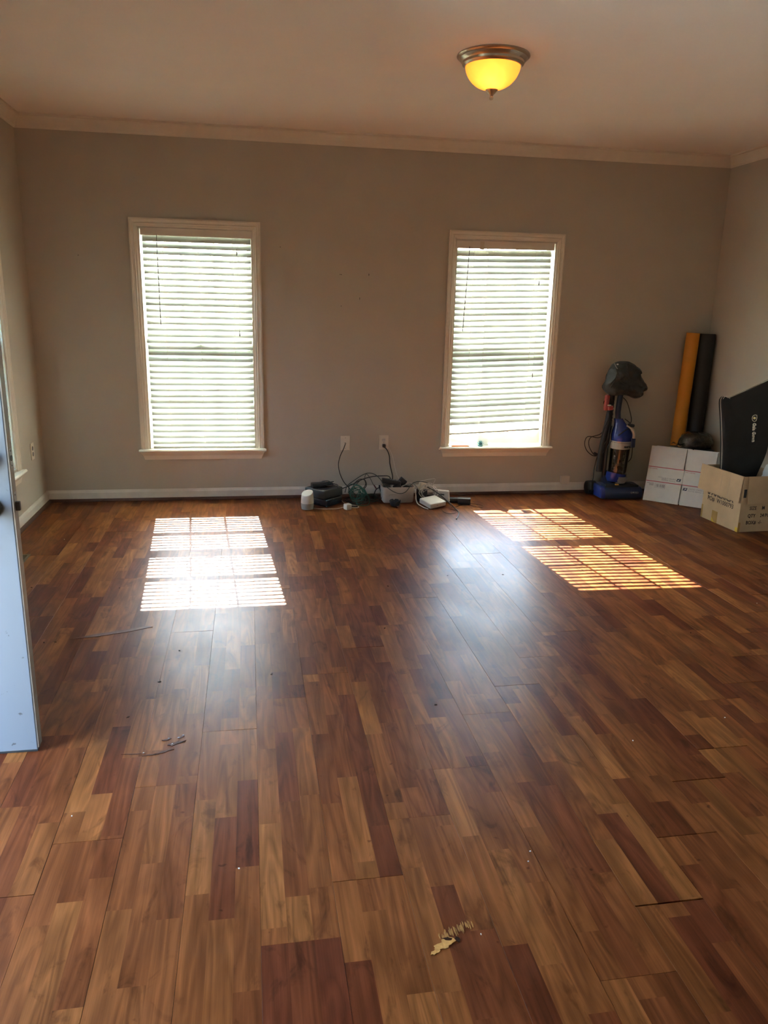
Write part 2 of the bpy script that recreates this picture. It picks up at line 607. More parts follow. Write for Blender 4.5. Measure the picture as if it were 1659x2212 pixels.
def tag(o, label=None, cat=None, group=None, kind=None):
    if label: o['label'] = label
    if cat: o['category'] = cat
    if group: o['group'] = group
    if kind: o['kind'] = kind
    return o


def thing(name, label, cat, loc, group=None):
    o = bpy.data.objects.new(name, None)
    o.empty_display_size = 0.05
    COL.objects.link(o)
    o.location = loc
    WL[o] = Vector(loc)
    return tag(o, label, cat, group)


def dup(src, parent, world_loc, name=None):
    c = src.copy()
    COL.objects.link(c)
    c.parent = parent
    c.location = Vector(world_loc) - WL[parent]
    WL[c] = Vector(world_loc)
    return c


def text_part(name, s, size, frame, material, parent, align='LEFT', extrude=0.0004, sx=1.0, bold=0.0):
    """flat lettering; frame = (origin, right, up) in world space"""
    cu = bpy.data.curves.new(name, 'FONT')
    cu.body = s
    cu.size = size
    cu.align_x = align
    cu.extrude = extrude
    cu.offset = bold
    cu.resolution_u = 2
    tmp = bpy.data.objects.new('tmp_text', cu)
    COL.objects.link(tmp)
    bpy.context.view_layer.update()
    me = bpy.data.meshes.new_from_object(tmp.evaluated_get(bpy.context.evaluated_depsgraph_get()))
    bpy.data.objects.remove(tmp)
    o_, r_, u_ = [Vector(q) for q in frame]
    r_ = r_.normalized(); u_ = u_.normalized(); n_ = r_.cross(u_)
    vs = [o_ + r_ * (p.co.x * sx) + u_ * p.co.y + n_ * p.co.z for p in me.vertices]
    fs = [tuple(q.vertices) for q in me.polygons]
    bpy.data.meshes.remove(me)
    return finish(name, vs, fs, material, parent)


def quad_on(frame, u0, u1, v0, v1, lift=0.0006):
    o_, r_, u_ = [Vector(q) for q in frame]
    r_ = r_.normalized(); u_ = u_.normalized(); n_ = r_.cross(u_)
    mb = MB()
    ring = [o_ + r_ * a + u_ * b for a, b in ((u0, v0), (u1, v0), (u1, v1), (u0, v1))]
    mb.loft([[p for p in ring], [p + n_ * lift for p in ring]])
    return mb


def inflate(outline, ymid, depth, rings=9, fold=0.0, seed=0, power=0.55, fscale=9.0):
    """closed outline in (x,z) at plane ymid -> puffy cloth body with real thickness"""
    cx = sum(p[0] for p in outline) / len(outline)
    cz = sum(p[1] for p in outline) / len(outline)
    pts = catmull([Vector((p[0], 0, p[1])) for p in outline], 4, True)
    rr = []
    for i in range(rings + 1):
        t = -math.pi / 2 + math.pi * i / rings
        k = max(0.02, math.cos(t)) ** power
        ring = []
        for p in pts:
            x = cx + (p.x - cx) * k
            z = cz + (p.z - cz) * k
            y = ymid + math.sin(t) * depth
            if fold:
                q = Vector((x * fscale, y * fscale, z * fscale + seed * 7.3))
                d = noise.noise(q) + 0.5 * noise.noise(q * 2.3)
                y += fold * d * (1 if i < rings / 2 else 0.6)
                x += fold * 0.5 * noise.noise(q + Vector((9, 3, 1))) * (k < 0.97)
            ring.append(Vector((x, y, z)))
        rr.append(ring)
    return MB().loft(rr)


def rz(deg):
    return Matrix.Rotation(math.radians(deg), 3, 'Z')


def rot(ax, deg):
    return Matrix.Rotation(math.radians(deg), 3, ax)


# ------------------------------------------------------------------ structure: floor of planks
floor_o = MB().b2((XL - TW, YF - TW, -0.12), (XR + TW, YB + TW, -0.0115)).build('floor', 'sub', kind='structure')
PW, X0, PL = 0.193, -0.390, 1.215
known = {-2: -4.237, -1: -4.04, 0: -3.797, 1: -3.488, 2: -3.275, 6: -3.49, 7: -3.285, 8: -3.04, 9: -4.0, 10: -3.833, 11: -3.503}
wide = {(6, -4.71): .0012, (7, -4.5): .004, (8, -4.24): .002, (9, -4.0): .0045, (10, -3.833): .0025, (11, -3.503): .0015}
plank_mesh = {}


def plank(k, y1, y0):
    """plank column k between y0 (near) and y1 (far)"""
    xa, xb = max(X0 + k * PW, XL + 0.003), min(X0 + (k + 1) * PW, XR - 0.003)
    if xb - xa < 0.01:
        return
    xc = X0 + (k + .5) * PW
    g = 0.0002
    key = (round(xa - xc, 4), round(xb - xc, 4), round(y0 - y1, 4))
    if key not in plank_mesh:
        b = 0.0004
        l, r, n, f = xa - xc + g, xb - xc - g, y0 - y1, 0.0
        mb = MB().loft([[Vector((l, n, -0.008)), Vector((r, n, -0.008)), Vector((r, f, -0.008)), Vector((l, f, -0.008))],
                        [Vector((l, n, -b)), Vector((r, n, -b)), Vector((r, f, -b)), Vector((l, f, -b))],
                        [Vector((l + b, n + b, 0)), Vector((r - b, n + b, 0)), Vector((r - b, f - b, 0)), Vector((l + b, f - b, 0))]])
        me = bpy.data.meshes.new('plank')
        me.from_pydata([tuple(p) for p in mb.v], [], mb.f)
        me.update()
        fixnormals(me)
        me.materials.append(M['laminate'])
        plank_mesh[key] = me
    o = bpy.data.objects.new('plank', plank_mesh[key])
    COL.objects.link(o)
    o.parent = floor_o
    o.location = Vector((xc, y1, -0.0006 - random.random() * 0.0005)) - WL[floor_o]
    o.rotation_euler = (random.uniform(-0.0006, 0.0006), random.uniform(-0.0035, 0.0035), 0)


k0 = math.floor((XL - X0) / PW)
k1 = math.ceil((XR - X0) / PW)
for k in range(k0, k1):
    j = known.get(k, -3.797 + 0.237 * k)
    while j < -0.1:
        j += PL
    ends = []
    while j > YF + 0.05:
        j -= PL
        ends.append(j)
    edges = [YB - 0.004] + [e for e in ends if YF + 0.05 < e < -0.06] + [YF + 0.004]
    for a, b in zip(edges[:-1], edges[1:]):
        ga = gb = 0.0003
        for (kk, yy), w in wide.items():
            if kk == k and abs(yy - a) < 0.04: ga = w / 2
            if kk == k and abs(yy - b) < 0.04: gb = w / 2
        plank(k, a - ga, b + gb)

# ------------------------------------------------------------------ structure: walls with openings


def wall_mesh(u0, u1, z0, z1, holes, fmap):
    """wall slab (thickness TW outward) cut into boxes around rectangular holes; holes sorted by u, no overlap"""
    us = sorted({u0, u1, *[h[0] for h in holes], *[h[1] for h in holes]})
    zs = sorted({z0, z1, *[h[2] for h in holes], *[h[3] for h in holes]})
    bm = bmesh.new()
    nu, nz = len(us), len(zs)
    inn = {}
    out = {}
    for i, u in enumerate(us):
        for k, z in enumerate(zs):
            inn[i, k] = bm.verts.new(fmap(u, 0, z))
            out[i, k] = bm.verts.new(fmap(u, TW, z))

    def solid(i, k):
        if i < 0 or k < 0 or i >= nu - 1 or k >= nz - 1:
            return False
        uc, zc = (us[i] + us[i + 1]) / 2, (zs[k] + zs[k + 1]) / 2
        return not any(h[0] < uc < h[1] and h[2] < zc < h[3] for h in holes)
    for i in range(nu - 1):
        for k in range(nz - 1):
            if not solid(i, k):
                continue
            bm.faces.new((inn[i, k], inn[i + 1, k], inn[i + 1, k + 1], inn[i, k + 1]))
            bm.faces.new((out[i, k], out[i, k + 1], out[i + 1, k + 1], out[i + 1, k]))
            if not solid(i - 1, k): bm.faces.new((inn[i, k], inn[i, k + 1], out[i, k + 1], out[i, k]))
            if not solid(i + 1, k): bm.faces.new((inn[i + 1, k], out[i + 1, k], out[i + 1, k + 1], inn[i + 1, k + 1]))
            if not solid(i, k - 1): bm.faces.new((inn[i, k], out[i, k], out[i + 1, k], inn[i + 1, k]))
            if not solid(i, k + 1): bm.faces.new((inn[i, k + 1], inn[i + 1, k + 1], out[i + 1, k + 1], out[i, k + 1]))
    bm.verts.index_update()
    bm.verts.ensure_lookup_table()
    used = sorted({p.index for f in bm.faces for p in f.verts})
    mp = {q: n for n, q in enumerate(used)}
    mb = MB()
    mb.v = [bm.verts[q].co.copy() for q in used]
    mb.f = [tuple(mp[p.index] for p in f.verts) for f in bm.faces]
    bm.free()
    return mb


def map_back(u, v, z): return Vector((u, YB + v, z))
def map_left(u, v, z): return Vector((XL - v, u, z))
def map_front(u, v, z): return Vector((-u, YF - v, z))
def map_right(u, v, z): return Vector((XR + v, -u, z))


CW = 0.058
W1 = (-0.825 + CW, 0.097 - CW, 0.400, 2.059 - CW)
W2 = (1.511 + CW, 2.436 - CW, 0.400, 2.059 - CW)
W3 = (-1.572 + CW, -0.650 - CW, 0.385, 2.059 - CW)          # in the left wall (u = y)
DR = (-4.345, -3.500, 0.0, 2.05)                              # doorway in the left wall (u = y)
ZB = -0.115
wall_back = wall_mesh(XL - TW, XR + TW, ZB, H + 0.1, [W1, W2], map_back).build('wall_back', 'wall', kind='structure')
wall_left = wall_mesh(YF, YB, ZB, H + 0.1, [DR[:2] + (ZB + 0.1155, DR[3]), W3], map_left).build('wall_left', 'wall', kind='structure')
wall_right = wall_mesh(-YB, -YF, ZB, H + 0.1, [], map_right).build('wall_right', 'wall', kind='structure')
wall_front = wall_mesh(-XR - TW, -XL + TW, ZB, H + 0.1, [], map_front).build('wall_front', 'wall', kind='structure')
ceiling = MB().b2((XL, YF, H), (XR, YB, H + 0.1)).build('ceiling', 'ceiling', kind='structure')

# small nail holes and scuffs in the back wall
for (x, z, w, h) in ((0.683, 1.714, .005, .006), (0.692, 1.713, .006, .007), (0.693, 1.485, .006, .006), (0.902, 1.718, .005, .018), (0.834, 1.543, .004, .02), (-1.18, 1.793, .006, .006), (0.24, 1.895, .006, .006)):
    MB().lathe([(0.5, -0.001), (0.5, 0.0004)], n=10, axis='y').xform(lambda p: Vector((x + p.x * w, -0.0004 + p.y * 0.3, z + p.z * h))).build('nail_hole', 'slot', wall_back)

# baseboards, shoe moulding, crown
BP = [(0, 0), (0.013, 0), (0.013, 0.066), (0.009, 0.076), (0.006, 0.086), (0, 0.086)]
QP = [(0.0125, 0), (0.031, 0), (0.030, 0.007), (0.025, 0.014), (0.018, 0.019), (0.0125, 0.020)]


def run(profile, side, a, b, mitre_a=True, mitre_b=True):
    mb = MB()
    rings = []
    for e, mt in ((a, mitre_a), (b, mitre_b)):
        ring = []
        for d, z in profile:
            s_ = (d if mt else 0) * (1 if e == a else -1)
            if side == 'back': ring.append(Vector((e + s_, YB - d, z)))
            elif side == 'left': ring.append(Vector((XL + d, e + s_, z)))
            else: ring.append(Vector((XR - d, e + s_, z)))
        rings.append(ring)
    return mb.loft(rings)


run(BP, 'back', XL, XR).build('baseboard_back', 'base', kind='structure')
run(BP, 'left', DR[1] + 0.06, YB, False, True).build('baseboard_left', 'base', kind='structure')
run(BP, 'right', YF, YB, False, True).build('baseboard_right', 'base', kind='structure')
run(QP, 'back', XL, XR).build('trim_1', 'shoe', kind='structure')
run(QP, 'left', DR[1] + 0.06, YB, False, True).build('trim_2', 'shoe', kind='structure')
run(QP, 'right', YF, YB, False, True).build('trim_3', 'shoe', kind='structure')
CP = [(0, H - .086), (.007, H - .086), (.010, H - .078), (.014, H - .073), (.020, H - .055), (.030, H - .037), (.040, H - .024), (.043, H - .014), (.050, H - .012), (.050, H), (0, H)]
cb = MB()
run(CP, 'back', XL, XR).build('trim_4', 'trim', kind='structure')
run(CP, 'left', YF, YB, False, True).build('trim_5', 'trim', kind='structure')
run(CP, 'right', YF, YB, False, True).build('trim_6', 'trim', kind='structure')


# ------------------------------------------------------------------ windows
def window(n, w, fmap, sticker=False):
    u0, u1, z0, z1 = w
    uo0, uo1, zo1 = u0 - CW, u1 + CW, z1 + CW
    root = bpy.data.objects.new('window_%d' % n, None)
    COL.objects.link(root)
    WL[root] = fmap((u0 + u1) / 2, 0, z0)
    root.location = WL[root]
    tag(root, kind='structure')

    def B(name, boxes, m='trim'):
        mb = MB()
        for a, b in boxes:
            mb.b2(a, b)
        return mb.xform(lambda p: fmap(p.x, p.y, p.z)).build(name, m, root)
    # mitred casing: (offset from outer edge, projection into the room)
    pr = [(0, 0), (0, .019), (.010, .020), (.015, .016), (.028, .014), (.034, .017), (.040, .013), (.050, .012), (.055, .009), (CW, .008), (CW, 0)]
    for side in (0, 1, 2):
        if side == 0:
            rings = [[Vector((uo0 + a, -d, z0)) for a, d in pr], [Vector((uo0 + a, -d, zo1 - a)) for a, d in pr]]
        elif side == 1:
            rings = [[Vector((uo1 - a, -d, z0)) for a, d in pr], [Vector((uo1 - a, -d, zo1 - a)) for a, d in pr]]
        else:
            rings = [[Vector((uo0 + a, -d, zo1 - a)) for a, d in pr], [Vector((uo1 - a, -d, zo1 - a)) for a, d in pr]]
        MB().loft(rings).xform(lambda p: fmap(p.x, p.y, p.z)).build('casing', 'trim', root)
    # stool (sill board) and tapered apron
    sp = [(-0.047, z0 - .006), (-0.050, z0 - .012), (-0.046, z0 - .019), (0.0, z0 - .020), (0.118, z0 - .020), (0.118, z0 + .0), (-0.040, z0)]
    e = 0.016
    rings = [[Vector((uo0 - e, y, z)) for y, z in sp], [Vector((uo1 + e, y, z)) for y, z in sp]]
    mb = MB().loft([[Vector((uo0 - e, y, z)) for y, z in sp if True], [Vector((uo1 + e, y, z)) for y, z in sp]])
    for i, p in enumerate(mb.v):      # the part inside the reveal stays between the jambs
        if p.y > 0.001:
            p.x = min(max(p.x, u0), u1)
    mb.xform(lambda p: fmap(p.x, p.y, p.z)).build('sill', 'trim', root)
    ap = [(0, z0 - .020, 0.004), (-.034, z0 - .020, 0.004), (-.031, z0 - .030, 0.0), (-.018, z0 - .050, -0.014), (-.014, z0 - .072, -0.020), (-.012, z0 - .082, -.022), (0, z0 - .082, -.022)]
    MB().loft([[Vector((uo0 - x, y, z)) for y, z, x in ap], [Vector((uo1 + x, y, z)) for y, z, x in ap]]).xform(lambda p: fmap(p.x, p.y, p.z)).build('apron', 'trim', root)
    # jamb liner
    B('jamb', [((u0, 0, z0), (u0 + .012, TW, z1)), ((u1 - .012, 0, z0), (u1, TW, z1)), ((u0, 0, z1 - .012), (u1, TW, z1)), ((u0, .116, z0), (u1, TW, z0 + .012))])
    a0, a1 = u0 + .012, u1 - .012
    zm = (1.165, 1.235)

    def sash(y0, y1, zb, zt, br, tr):
        st = 0.032
        s = B('sash', [((a0, y0, zb), (a0 + st, y1, zt)), ((a1 - st, y0, zb), (a1, y1, zt)), ((a0 + st, y0, zb), (a1 - st, y1, zb + br)), ((a0 + st, y0, zt - tr), (a1 - st, y1, zt))], 'sash')
        g0, g1, h0, h1 = a0 + st, a1 - st, zb + br, zt - tr
        yc = (y0 + y1) / 2
        mt = MB()
        for i in (1, 2):
            uu = g0 + (g1 - g0) * i / 3
            mt.b2((uu - .008, yc - .008, h0), (uu + .008, yc + .008, h1))
        hm = (h0 + h1) / 2
        for i in range(3):
            ua = g0 + (g1 - g0) * i / 3 + (.008 if i else 0)
            ub = g0 + (g1 - g0) * (i + 1) / 3 - (.008 if i < 2 else 0)
            mt.b2((ua, yc - .008, hm - .008), (ub, yc + .008, hm + .008))
        mt.xform(lambda p: fmap(p.x, p.y, p.z)).build('muntin', 'sash', s)
        MB().b2((g0 - .004, yc - .0015, h0 - .004), (g1 + .004, yc + .0015, h1 + .004)).xform(lambda p: fmap(p.x, p.y, p.z)).build('pane', 'glass', s)
        return s
    lo = sash(.062, .092, z0 + .012, zm[1] - .01, .070, .045)
    sash(.096, .126, zm[0], z1 - .012, .045, .045)
    B('sash_lock', [(((u0 + u1) / 2 - .03, .045, zm[1] - .01), ((u0 + u1) / 2 + .03, .085, zm[1] + .008))], 'sash')
    B('sill_outside', [((u0 - .02, TW, z0 - .05), (u1 + .02, TW + .05, z0 + .0))], 'sash')
    if sticker:
        q = MB().b2((1.985, .0605, .492), (2.062, .0618, .560)).build('sticker', 'label', root)
        MB().b2((1.998, .0600, .520), (2.040, .0604, .526)).build('red_arrow', 'redprint', q)
        MB().prism([(2.040, .512), (2.052, .523), (2.040, .534)], 'y', .0600, .0604).build('red_arrow', 'redprint', q)
    return root


window(1, W1, map_back)
window(2, W2, map_back, sticker=True)
window(3, W3, map_left)


# ------------------------------------------------------------------ venetian blinds
def slat_mb(width, ang, crown=0.004, wd=0.050, th=0.0028):
    """crowned slat along u, room edge lowered by ang degrees"""
    a = math.radians(ang)
    top, bot = [], []
    for i in range(7):
        s_ = -0.5 + i / 6
        c = crown * (1 - (2 * s_) ** 2)
        for lst, h in ((top, c + th / 2), (bot, c - th / 2)):
            y, z = s_ * wd, h
            lst.append((y * math.cos(a) - z * math.sin(a), y * math.sin(a) + z * math.cos(a)))
    prof = top + bot[::-1]
    return MB().loft([[Vector((-width / 2, y, z)) for y, z in prof], [Vector((width / 2, y, z)) for y, z in prof]])


def blind(label, u0, u1, ztop, slats, rail_z, fmap, rotmap, yc=0.022, cords=(), wandpos=None, pulls=(), valance=(0.0, 0.0), rail_tilt=0.0, rail_dy=0.0, headtilt=0.0, ang=53):
    """slats: list of (z, tilt_deg, du, angle)"""
    uc = (u0 + u1) / 2
    wd = u1 - u0
    root = thing('window_blind', label, 'blind', fmap(uc, yc, slats[-1][0]), 'faux wood window blinds')

    def part(name, mb, m, smooth=False, par=None):
        return mb.xform(lambda p: fmap(p.x, p.y, p.z)).build(name, m, par or root, smooth)
    t = math.tan(math.radians(headtilt))
    vb = MB()
    va, vbz = ztop
    vb.rbox((0, -0.004, (va + vbz) / 2), (wd + .022, .010, va - vbz), .0025)
    vb.rbox((0, yc + .012, (va + vbz) / 2 + .006), (wd + .004, .046, (va - vbz) * .72), .003)
    vb.xform(lambda p: Vector((uc + valance[0] + p.x, p.y, p.z + p.x * t)))
    part('headrail', vb, 'trim')
    cache = {}
    for (z, tl, du, an) in slats:
        key = round(an, 1)
        if key not in cache:
            mb = slat_mb(wd, an)
            mb.xform(lambda p: fmap(p.x, p.y, p.z) - fmap(0, 0, 0))
            me = bpy.data.meshes.new('slat')
            me.from_pydata([tuple(p) for p in mb.v], [], mb.f)
            me.update()
            fixnormals(me)
            me.shade_smooth()
            me.set_sharp_from_angle(angle=math.radians(38))
            me.materials.append(M['slat'])
            cache[key] = me
        o = bpy.data.objects.new('slat', cache[key])
        COL.objects.link(o)
        o.parent = root
        wp = fmap(uc + du, yc, z)
        o.location = wp - WL[root]
        o.rotation_euler = rotmap(math.radians(tl))
    rb = MB().rbox((0, 0, 0), (wd, .046, .016), .004, rot('X', 8 + rail_dy))
    tt = math.tan(math.radians(rail_tilt))
    rb.xform(lambda p: Vector((uc + slats[-1][2] + p.x, yc - .004 + p.y, rail_z + p.z + p.x * tt)))
    part('bottom_rail', rb, 'slat')
    zt0 = vbz
    for cu_ in cords:
        mb = MB()
        for dy in (-.0185, .0185):
            pts = []
            for i, (z, tl, du, an) in enumerate(slats):
                zz = z + (cu_ - uc) * math.tan(math.radians(tl)) + (-.021 if dy < 0 else .021)
                pts.append(Vector((cu_ + du, yc + dy * 1.12, zz)))
            pts = [Vector((cu_, yc + dy, zt0))] + pts + [Vector((pts[-1].x, yc + dy, rail_z + (cu_ - uc) * tt))]
            mb.tube(pts, .0011, 4, 1)
        part('ladder_cord', mb, 'cord_white')
    if wandpos:
        (wu, wz0, wz1, wdu) = wandpos
        part('tilt_wand', MB().tube([(wu, -.012, wz0 + .02), (wu, -.016, wz0), (wu + wdu, -.016, wz1)], lambda q: .0026 if q < .93 else .0036, 6, 1), 'wand')
    for (pu, pz0, pz1, pdu) in pulls:
        c = part('pull_cord', MB().tube([(pu, -.013, pz0), (pu + pdu * .5, -.016, (pz0 + pz1) / 2), (pu + pdu, -.016, pz1 + .02)], .0009, 4, 3), 'cord_white')
        part('tassel', MB().lathe([(.0015, .02), (.003, .012), (.005, -.018), (.0045, -.022)], (pu + pdu, -.016, pz1), 8), 'wand', par=c)
    return root


def rot_back(t): return (0, -t, 0)
def rot_left(t): return (t, 0, 0)


PITCHZ = 0.0445
rs = random.Random(3)
s1 = []
z = 1.925
i = 0
while z > 0.445:
    du = rs.uniform(-.002, .002) + (-.006 if i in (16, 26) else 0)
    s1.append((z, rs.uniform(-.15, .15), du, 57 + (2.0 if i in (0, 1) else 0)))
    z -= PITCHZ
    i += 1
blind('white horizontal slat blind hanging straight and lowered to the sill', -0.738, 0.027, (1.997, 1.944), s1, 0.414, map_back, rot_back,
      cords=(-.600, -.352, -.105), wandpos=(-.636, 1.93, 1.319, 0.0), pulls=((-.080, 1.94, 1.846, 0.004), (-.068, 1.94, 1.272, 0.0)))
s2 = []
z = 1.905
i = 0
n2 = 30
for i in range(n2):
    tl = 1.5 + 1.3 * i / n2 + rs.uniform(-.12, .12)
    an = 62 if i < 3 else (66 if i == n2 - 2 else 57)
    if i == 3: an = 60
    s2.append((z, tl, rs.uniform(-.002, .002) - 0.003, an))
    z -= PITCHZ if i < n2 - 2 else PITCHZ * 1.15
blind('white horizontal slat blind hanging crooked with its bottom rail tilted', 1.5815, 2.345, (1.992, 1.934), s2, 0.530, map_back, rot_back,
      cords=(1.718, 1.832, 2.215), wandpos=(1.672, 1.925, 1.314, -.024), pulls=((2.25, 1.93, 1.697, -.004), (2.262, 1.93, 0.982, -.016)), rail_tilt=3.0, rail_dy=24, headtilt=0.6)
s3 = []
z = 1.925
while z > 0.44:
    s3.append((z, 0.0, 0.0, 58))
    z -= PITCHZ
blind('white horizontal slat blind on the window of the side wall', W3[0] + .016, W3[1] - .016, (1.997, 1.944), s3, 0.402, map_left, rot_left,
      cords=(W3[0] + .15, (W3[0] + W3[1]) / 2, W3[1] - .15))

# strip of tape on the crooked blind's headrail
MB().b2((1.757, -.0105, 1.925), (1.790, -.0095, 1.985)).build('tape_strip', 'cream', label='cream strip of tape stuck on the crooked blind headrail', cat='tape')

# ------------------------------------------------------------------ front door, open into the room
D0, D1 = XL + 0.004, -0.741
door = bpy.data.objects.new('door_1', None)
COL.objects.link(door)
WL[door] = Vector((D0, -3.524, 0.008))
door.location = WL[door]
tag(door, kind='structure')
MB().rbox(((D0 + D1) / 2, -3.5235, 1.024), (D1 - D0, .042, 2.032), .003).build('leaf', 'door', door)
MB().b2((D1 - .0005, -3.543, .016), (D1 + .0035, -3.504, 2.036)).build('edge_strip', 'dooredge', door)
lp = MB().b2((D1 + .003, -3.536, .905 - .06), (D1 + .0045, -3.511, .905 + .002)).build('latch_plate', 'steel', door)
MB().rbox((D1 + .010, -3.5235, .862), (.016, .014, .030), .003).build('latch_bolt', 'blackmetal', lp)
dpz = MB().b2((D1 + .003, -3.536, .985), (D1 + .0045, -3.511, 1.045)).build('deadbolt_plate', 'steel', door)
MB().lathe([(.009, 0), (.009, .002)], (D1 + .0042, -3.5235, 1.015), 14, 'x').build('deadbolt_end', 'slot', dpz)
for zz in (.992, 1.038):
    MB().lathe([(.003, 0), (.003, .001)], (D1 + .0042, -3.5235, zz), 8, 'x').build('screw', 'slot', dpz)
for zz in (.853, .898):
    MB().lathe([(.003, 0), (.003, .001)], (D1 + .0042, -3.5235, zz), 8, 'x').build('screw', 'slot', lp)
kn = MB().lathe([(.034, 0), (.034, -.006), (.028, -.012), (.013, -.016), (.012, -.032), (.022, -.040), (.029, -.052), (.028, -.064), (.018, -.072), (.001, -.073)], (-.806, -3.544, .862), 20, 'y').build('knob', 'blackmetal', door, True)
MB().lathe([(.030, 0), (.030, -.010), (.024, -.022), (.016, -.026), (.001, -.026)], (-.806, -3.544, 1.015), 20, 'y').build('deadbolt_lock', 'blackmetal', door, True)
MB().b2((D0, -3.540, .000), (D1 - .002, -3.508, .012)).build('door_sweep', 'blackmatte', door)
for zz in (.25, 1.02, 1.80):
    MB().lathe([(.006, 0), (.006, .09)], (D0 + .0035, -3.499, zz), 10).build('hinge', 'steel', door)
# door frame and casing of the doorway
fr = MB()
fr.b2((XL - TW, DR[1] - .0, 0), (XL - .001, DR[1] + .02, DR[3] + .02))
fr.b2((XL - TW, DR[0] - .02, 0), (XL - .001, DR[0], DR[3] + .02))
fr.b2((XL - TW, DR[0], DR[3]), (XL - .001, DR[1], DR[3] + .02))
fr.b2((XL - .001, DR[1] + .004, 0), (XL + .015, DR[1] + .064, DR[3] + .06))
fr.b2((XL - .001, DR[0] - .064, 0), (XL + .015, DR[0] - .004, DR[3] + .06))
fr.b2((XL - .001, DR[0] - .004, DR[3] + .004), (XL + .015, DR[1] + .004, DR[3] + .06))
fr.build('trim_7', 'trim', kind='structure')
MB().b2((XL - TW - .02, DR[0], -.012), (XL - .002, DR[1], .006)).build('trim_8', 'metal', kind='structure')

# outdoors
MB().b2((-60, -60, -.62), (60, 60, -.50)).build('ground', 'grass', kind='structure')
MB().b2((XL - TW - 1.6, -4.9, -.5), (XL - TW - .02, -2.9, -.03)).build('porch_slab', 'concrete', kind='structure')
MB().b2((XL - TW - 1.7, -5.0, 2.55), (XL - TW - .0, -2.8, 2.70)).build('door_shade_roof', 'siding', kind='structure')  # unseen roof, added to cut the skylight falling on the door
for yy in (-4.85, -2.95):
    MB().rbox((XL - TW - 1.55, yy, 1.26), (.12, .12, 2.58), .01).build('shade_roof_post', 'siding', kind='structure')  # posts that go with the added shading roof

# ------------------------------------------------------------------ ceiling lamp
LX, LY = 1.204, -1.970
lamp = thing('ceiling_lamp', 'lit dome ceiling lamp with amber glass shade and bronze metal rim', 'lamp', (LX, LY, H - .19))
MB().lathe([(.176, H), (.178, H - .006), (.172, H - .012), (.166, H - .014), (.160, H - .024), (.152, H - .030), (.150, H - .040), (.142, H - .046), (.139, H - .050), (.134, H - .050), (.130, H - .040), (.120, H - .006), (.120, H)], (LX, LY, 0), 48, cap=False).build('rim', 'lampmetal', lamp, True)
pr = []
for i in range(13):
    a = math.radians(90 * i / 12)
    pr.append((.134 * math.cos(a) ** .9 + .0012, H - .044 - .108 * math.sin(a) ** 1.12))
pr[-1] = (.012, H - .152)
inner = [(max(r - .003, .009), h + .003) for r, h in pr[::-1]]
MB().lathe(pr + inner, (LX, LY, 0), 48, cap=False).build('glass_shade', 'shade', lamp, True)
fz = H - .148
MB().lathe([(.005, fz + .004), (.030, fz), (.031, fz - .004), (.026, fz - .008), (.020, fz - .016), (.012, fz - .024), (.008, fz - .028), (.007, fz - .032), (.0105, fz - .036), (.0105, fz - .042), (.006, fz - .048), (.001, fz - .049)], (LX, LY, 0), 20).build('finial', 'lampmetal', lamp, True)
MB().lathe([(.006, fz), (.006, H - .01)], (LX, LY, 0), 10).build('threaded_rod', 'lampmetal', lamp)
for dx, dy in ((.0, .0),):
    bl = MB().lathe([(.001, .0), (.014, .003), (.025, .012), (.030, .026), (.029, .036), (.022, .050), (.014, .060), (.012, .072)], (0, 0, 0), 16, rot=rot('X', -18)).xform(lambda p: p * 1.2 + Vector((LX - .012, LY - .048, H - .112))).build('bulb', 'bulb', lamp, True)

# ------------------------------------------------------------------ wall plates


def wall_plate(name, label, cat, x0, x1, z0, z1, kind):
    root = thing(name, label, cat, ((x0 + x1) / 2, -.004, z0))
    MB().rbox(((x0 + x1) / 2, -.0025, (z0 + z1) / 2), (x1 - x0, .006, z1 - z0), .0018).build('plate', 'plate', root)
    xc, zc = (x0 + x1) / 2, (z0 + z1) / 2
    if kind == 'coax':
        MB().lathe([(.006, 0), (.006, -.010)], (xc, -.005, zc), 6, 'y').build('socket', 'metal', root)
    if kind == 'duplex':
        for dz in (.020, -.020):
            f = MB().lathe([(.0165, 0), (.0165, -.003)], (xc, -.0045, zc + dz), 18, 'y').build('receptacle', 'white', root)
            for dx in (-.0055, .0055):
                MB().b2((xc + dx - .001, -.0082, zc + dz - .001), (xc + dx + .001, -.0074, zc + dz + .006)).build('slot', 'slot', f)
    if kind != 'blank':
        for dz in ((.042, -.042) if kind == 'coax' else (0,)):
            MB().lathe([(.003, 0), (.003, -.001)], (xc, -.005, zc + dz), 8, 'y').build('screw', 'metal', root)
    return root


wall_plate('cable_plate', 'white wall plate with a black cable between the two windows', 'wall plate', .697, .770, .377, .492, 'coax')
wall_plate('power_outlet', 'white double power outlet with a black plug in it', 'outlet', 1.005, 1.081, .380, .495, 'duplex')
# low square jack cover over the baseboard
MB().rbox((2.597, -.016, .112), (.074, .030, .070), .003).build('jack_cover', 'plate', label='small square white cover low on the wall at the baseboard', cat='wall plate')
# outlet on the left wall
ro = thing('power_outlet', 'narrow white outlet plate on the side wall by its window', 'outlet', (XL + .003, -.305, .385))
MB().rbox((XL + .0025, -.305, .445), (.006, .074, .118), .0018).build('plate', 'plate', ro)
for dz in (.020, -.020):
    MB().lathe([(.016, 0), (.016, .003)], (XL + .0045, -.305, .445 + dz), 16, 'x').build('receptacle', 'greyprint', ro)

